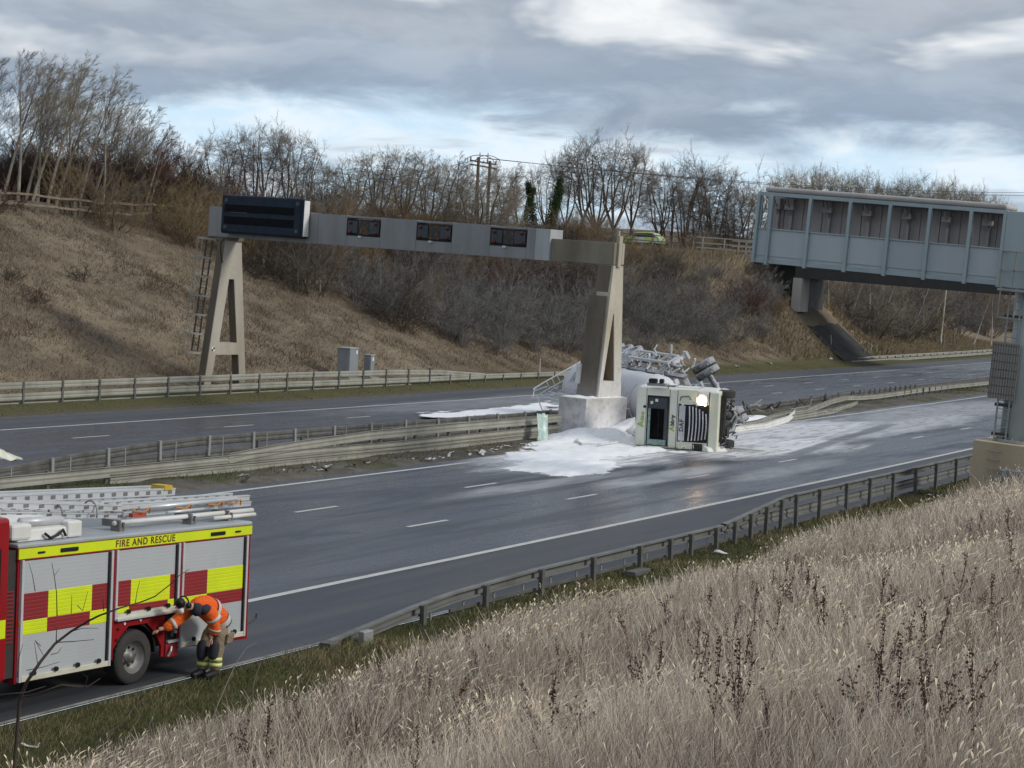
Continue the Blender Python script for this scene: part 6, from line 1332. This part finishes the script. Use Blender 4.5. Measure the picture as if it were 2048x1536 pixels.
# bare sapling in front of the fire engine
sp_ = thing('sapling', 'bare dark sapling branch reaching across in front of the fire engine', 'sapling', tuple(CAM+ray(20, 1700)*17))
so_ = np.array(sp_.location)
def z1p(x, y, d=17.): return Vector(CAM+ray(x*.35154, 940+y*.35154)*d-so_)
stems = [([(60, 2160), (80, 1700), (110, 1310), (150, 1210), (230, 1090), (310, 990), (400, 920), (500, 860), (560, 830), (680, 785), (800, 752)], .015, .005, 0), ([(800, 752), (880, 720), (970, 650), (1020, 600), (1075, 565)], .005, .002, 0),
         ([(120, 1290), (200, 1280), (350, 1222), (430, 1230), (500, 1232), (570, 1185)], .008, .003, 0), ([(-60, 1290), (40, 1275), (150, 1265), (260, 1230)], .007, .003, 0), ([(320, 980), (322, 900), (300, 860)], .004, .002, 0), ([(325, 980), (420, 975), (535, 965)], .004, .002, 0),
         ([(290, 1050), (330, 1040), (350, 1010)], .003, .0015, 0), ([(215, 1110), (195, 980)], .003, .0015, 0), ([(400, 920), (470, 900), (560, 900)], .003, .0015, 0), ([(325, 830), (322, 700), (310, 610), (295, 530)], .004, .002, 0), ([(200, 690), (185, 600), (165, 530)], .003, .0015, 0), ([(405, 815), (408, 710)], .003, .0015, 0),
         ([(440, 770), (470, 800), (500, 690)], .003, .0015, 0), ([(770, 755), (780, 690), (795, 630)], .003, .0015, 0), ([(100, 1180), (105, 1080), (130, 990)], .003, .0015, 0), ([(590, 800), (585, 730)], .003, .0015, 0), ([(480, 1235), (500, 1180), (470, 1160)], .003, .0015, 0), ([(150, 1140), (250, 1120), (340, 1090)], .003, .0015, 0), ([(230, 1000), (200, 970), (250, 1060)], .003, .0015, 0), ([(310, 600), (340, 560)], .002, .001, 0)]
for k, (pp, ra, rb_, _) in enumerate(stems):
    P = [z1p(x, y, 17+.25*math.sin(i*1.3+k)) for i, (x, y) in enumerate(pp)]; MB().tube(P, [1.35*(ra+(rb_-ra)*i/(len(P)-1)) for i in range(len(P))], 5).build('branch' if k else 'stem', M['twig_dark'], sp_, True)
for k, (pp, h) in enumerate(((([(1200, 1440), (1250, 1310), (1310, 1170), (1350, 1090), (1400, 1015), (1460, 980)]), 0), ([(620, 1490), (700, 1440), (770, 1340)], 0), ([(850, 1450), (880, 1370), (915, 1310)], 0), ([(1440, 1240), (1460, 1160), (1485, 1095)], 0), ([(720, 1520), (800, 1400), (770, 1350)], 0))):
    base = Vector(CAM+ray(pp[0][0]*.35154, 940+pp[0][1]*.35154)*20.5); P = [Vector(CAM+ray(x*.35154, 940+y*.35154)*(20.5))-base for x, y in pp]; P = [P[0]+Vector((0, 0, -.6))]+P
    o = thing('grass_stem', 'single pale grass stem arching above the verge by the firefighter', 'plant', tuple(base), group='pale arching stems'); MB().tube(P, [.007-.004*i/len(P) for i in range(len(P))], 4).build('stem', M['galv_far'] if k == 0 else M['wood'], o)

# ------------------------------------------------------------------ spilled powder, debris and litter
def poly_dist(P, poly):
    """signed distance (positive inside) of points to a polygon"""
    P = np.asarray(P); poly = np.asarray(poly); n = len(poly); d = np.full(len(P), 1e9); ins = np.zeros(len(P), bool)
    for i in range(n):
        a, b_ = poly[i], poly[(i+1) % n]; e = b_-a; w_ = P-a; t = np.clip((w_@e)/(e@e), 0, 1); d = np.minimum(d, np.linalg.norm(w_-t[:, None]*e, axis=1))
        c = ((a[1] <= P[:, 1]) & (b_[1] > P[:, 1])) | ((b_[1] <= P[:, 1]) & (a[1] > P[:, 1])); xx = a[0]+(P[:, 1]-a[1])/(b_[1]-a[1]+1e-12)*(b_[0]-a[0]); ins ^= c & (P[:, 0] < xx)
    return np.where(ins, d, -d)
m, t, b = newmat('drifted powder'); v_ = obj_vec(t); n1 = tnoise(t, tmap(t, v_, (.8, 2.4, 1)), 2., 7, .7, .4)
t.links.new(tmix(t, tstep(t, n1, .35, .7), (.92, .93, .95), (.80, .81, .85)), b.inputs['Base Color']); b.inputs['Roughness'].default_value = .95; b.inputs['Specular IOR Level'].default_value = .2
cov = node(t, 'ShaderNodeAttribute', attribute_name='cover').outputs['Fac']; t.links.new(tstep(t, tmath(t, 'MULTIPLY_ADD', n1, .75, cov), .62, 1.05), b.inputs['Alpha']); tbump(t, b, n1, .5, .03)
M['powder_thin'] = m
def powder_bank(name, px, label, hmax, z0=.006, step=.13, rag=.9, wall=()):
    poly = np.array([at_z(x, y)[:2] for x, y in px]); lo, hi = poly.min(0)-1.5, poly.max(0)+1.5
    xs, ys = np.arange(lo[0], hi[0], step*1.6), np.arange(lo[1], hi[1], step); X, Y = np.meshgrid(xs, ys, indexing='ij')
    d = poly_dist(np.stack([X.ravel(), Y.ravel()], -1), poly).reshape(X.shape)
    d = d+(vnoise(X, Y*2.2, 1.7, 21)-.5)*rag*1.6+(vnoise(X, Y*2, .6, 22)-.5)*rag*.8+(vnoise(X, Y*2, .25, 23)-.5)*rag*.4
    H = z0+np.clip(d*.10, 0, hmax)*(.6+.8*vnoise(X, Y, .7, 24))+(vnoise(X, Y, .3, 25)-.5)*.02*(d > .3)
    u = Y-KC*X*X; H = H+np.where(u > 12.0, .11*smooth(12, 13, u), 0)
    for cx, cy, r, h in wall: H = H+h*np.exp(-((X-cx)**2+(Y-cy)**2)/r**2)
    H = np.where(d < .25, np.minimum(H, z0+.02+np.where(u > 12.0, .11*smooth(12, 13, u), 0)), H); ny = X.shape[1]; V = np.stack([X, Y, H], -1).reshape(-1, 3); i = (np.arange(X.shape[0]-1)[:, None]*ny+np.arange(ny-1)[None]); keep = (d[:-1, :-1] > -.55) & (d[1:, 1:] > -.6); i = i[keep]
    o = put(name, raw_mesh(name, V, np.stack([i, i+ny, i+ny+1, i+1], -1), True), M['powder_thin']); at = o.data.attributes.new('cover', 'FLOAT', 'POINT'); at.data.foreach_set('value', smooth(-.55, .75, d).astype(np.float32).ravel())
    o['kind'] = 'stuff'; o['label'] = label; o['category'] = 'powder'
    return o
powder_bank('spilled_powder', [(1030, 905), (1018, 916), (1048, 926), (1038, 942), (1070, 946), (1105, 947), (1140, 955), (1172, 951), (1200, 938), (1240, 925), (1290, 908), (1345, 905), (1300, 892), (1275, 880), (1235, 868), (1180, 872), (1100, 878), (1068, 890)], 'bright white powder heaped on the road in front of the plinth', .10, wall=((70.7, 12.7, 1.1, .35), (72.7, 12.7, 1.15, 1.15), (71.8, 11.8, .9, .35), (68.4, 13.4, 1.0, .35), (69.6, 12.9, .7, .25)))
powder_bank('spilled_powder', [(830, 834), (930, 826), (1030, 816), (1098, 806), (1112, 812), (1105, 826), (1040, 832), (960, 838), (890, 842)], 'white powder drifted across the far carriageway lane beside the median', .012, rag=.9)
powder_bank('spilled_powder', [(1470, 838), (1530, 835), (1560, 845), (1500, 856), (1470, 858)], 'white powder over the torn median rails', .06, rag=.6)
def crumple(name, label, loc, rot, sx, sy, mat, seed, thick=.012, amp=.12, cat='debris', group=None):
    n = 8; xs = np.linspace(-sx/2, sx/2, n); ys = np.linspace(-sy/2, sy/2, n); X, Y = np.meshgrid(xs, ys, indexing='ij'); r_ = np.random.default_rng(seed)
    Z = amp*(vnoise(X+9, Y+9, max(sx, sy)*.35, seed)-.5)*2; X = X+r_.normal(0, sx*.02, X.shape); Y = Y+r_.normal(0, sy*.02, Y.shape)
    i = (np.arange(n-1)[:, None]*n+np.arange(n-1)[None]).ravel(); o = put(name, raw_mesh(name, np.stack([X, Y, Z], -1).reshape(-1, 3), np.stack([i, i+n, i+n+1, i+1], -1), True), mat)
    md = o.modifiers.new('solid', 'SOLIDIFY'); md.thickness = thick; place(o, loc, rot); tag(o, label, cat, group); return o
M['mint_glass'] = pm('crazed mint glass', (.34, .46, .43), (.48, .58, .55), 9, .3, lo=.4, hi=.6)
P = at_z(1092, 888); crumple('broken_windscreen', 'crazed greenish windscreen sheet draped over the median barrier', (P[0]+.15, P[1]+.25, .55), (1.35, .12, -.35), .62, 1.35, M['mint_glass'], 3, .015, .10)
P = at_z(12, 945); crumple('crash_debris', 'pale mint body panel lying against the flared median barrier', (P[0], P[1], .5), (.2, .1, .5), 1.3, .7, M['mint'], 5, .02, .2)
for k in range(9):
    P = at_z(1365+k*9+rg.uniform(-4, 4), 900+rg.uniform(-2, 8)); crumple('cab_fragment', 'broken pale fragment of the cab lying under its bumper', (P[0], P[1], .10+.1*rg.random()), (rg.uniform(-1, 1), rg.uniform(-1, 1), rg.random()*6), rg.uniform(.2, .5), rg.uniform(.12, .3), rg.choice([M['mint'], M['grime'], M['clad'], M['white']]), 10+k, .02, .12, group='fragments under the bumper')
def ribbon(name, px, z, label, mat, prof=((-.04, -.03), (.04, -.03), (.04, .03), (-.04, .03))):
    P = [at_z(x, y, z) for x, y in px]; o = MB().sweep(list(prof), [tuple(p) for p in P]).build(name, mat); return tag(o, label, 'debris')
ribbon('bent_strip', [(1158, 876), (1154, 882), (1165, 888), (1200, 889), (1235, 884), (1262, 886)], .18, 'bent pale strip curving over the powder beside the plinth', M['white_dust'])
ribbon('long_tube', [(1425, 893), (1470, 897), (1530, 902)], .08, 'straight pale tube lying on the road beside the cab', M['mint'])
ribbon('flat_trim', [(1448, 911), (1462, 912), (1474, 913)], .03, 'short pale trim piece on the wet road past the cab', M['white'])
t_ = [(71.9, 12.45, .25), (71.2, 12.2, .45), (70.6, 12.25, .5), (70.25, 12.35, .35), (70.4, 12.1, .2), (71.0, 11.9, .22), (71.6, 11.8, .2)]
o = MB().tube(t_, [.10, .15, .17, .16, .15, .15, .10], 10).build('delivery_hose', M['white_dust'], None, True); tag(o, 'thick powder covered hose coiled at the foot of the plinth', 'hose')
M['litter'] = pm('litter', (.66, .66, .64), (.5, .5, .48), 5, .6)
k = 0
for px, py, sz in ((1440, 1109, .35), (1120, 1232, .28), (1098, 1238, .2), (1020, 1235, .12), (1858, 993, .3), (60, 1497, .22)):
    P = on_near(px, py); crumple('litter', 'scrap of white litter on the green verge', (P[0], P[1], P[2]+.05), (.2, .2, rg.random()*6), sz, sz*.5, M['litter'], 40+k, .01, .05, 'litter', 'litter on the near verge'); k += 1
for px, py in [(rg.uniform(520, 1030), 0) for i in range(46)]:
    X = rg.uniform(44, 66); u = rg.uniform(12.1, 13.3); crumple('debris_scrap', 'small pale scrap strewn on the gravel edge of the median', u2w(X, u, .13), (rg.uniform(-.3, .3), rg.uniform(-.3, .3), rg.uniform(-.5, .5)), rg.uniform(.15, .5), rg.uniform(.04, .12), rg.choice([M['litter'], M['clad_pale'], M['litter'], M['grime']]), 60+k, .015, .04, 'debris', 'scraps along the median'); k += 1
for px, py in ((1540, 728), (1475, 735), (1580, 700), (1660, 718), (880, 752)):
    P = on_far(px, py); crumple('litter', 'scrap of white litter on the far verge', (P[0], P[1], P[2]+.1), (.4, .3, rg.random()*6), .5, .3, M['litter'], 120+k, .01, .1, 'litter', 'litter on the far verge'); k += 1
# car on the approach road
cx, cy = at_x(1289, 470, 181.)[:2]; cz = 10.3+.04*(cy-45)+.02
car = thing('car', 'pale car with lime green panels on the approach road behind the thicket', 'car', (cx, cy, cz), (.04, 0, PI/2))
cp = [(-2.2, .35), (2.2, .35), (2.25, .8), (1.3, .98), (.75, 1.45), (-1.3, 1.48), (-2.1, .98), (-2.25, .7)]
cbd = MB().prism(cp, 1, -.88, .88).build('body', pm('lime car paint', (.45, .62, .12), (.62, .66, .6), .9, .3, lo=.45, hi=.55), car, bevel=.08, seg=3)
for y in (-.89, .882): MB().prism([(-1.75, .95), (1.1, .98), (.68, 1.36), (-1.2, 1.38)], 1, y, y+.008).build('side_window', M['glass'], cbd)
MB().hexa([(1.25, -.75, 1.0), (1.25, .75, 1.0), (1.22, .75, .98), (1.22, -.75, .98)], [(.80, -.7, 1.44), (.80, .7, 1.44), (.77, .7, 1.43), (.77, -.7, 1.43)]).build('windscreen', M['glass'], cbd)
for x in (-1.4, 1.4):
    for y in (-.78, .78): wheel('wheel', .33, .2, car, (x, y, .33), n=16)
# last: bushes masking the bridge end
for X, u, h in ((169, 43, 3.), (171, 44.5, 3.2), (172.6, 46, 3.2), (168, 46, 3.4), (172.5, 42.5, 2.6), (170, 41, 2.4), (173.2, 44, 2.8)):
    bush(X, u, h, 'twig_grey' if u < 44 else 'twig_dark', 'grey bush crowding the overbridge abutment' if u < 44 else 'dark bush crowding the overbridge abutment', 'bushes at the abutment ('+('grey' if u < 44 else 'dark')+')')
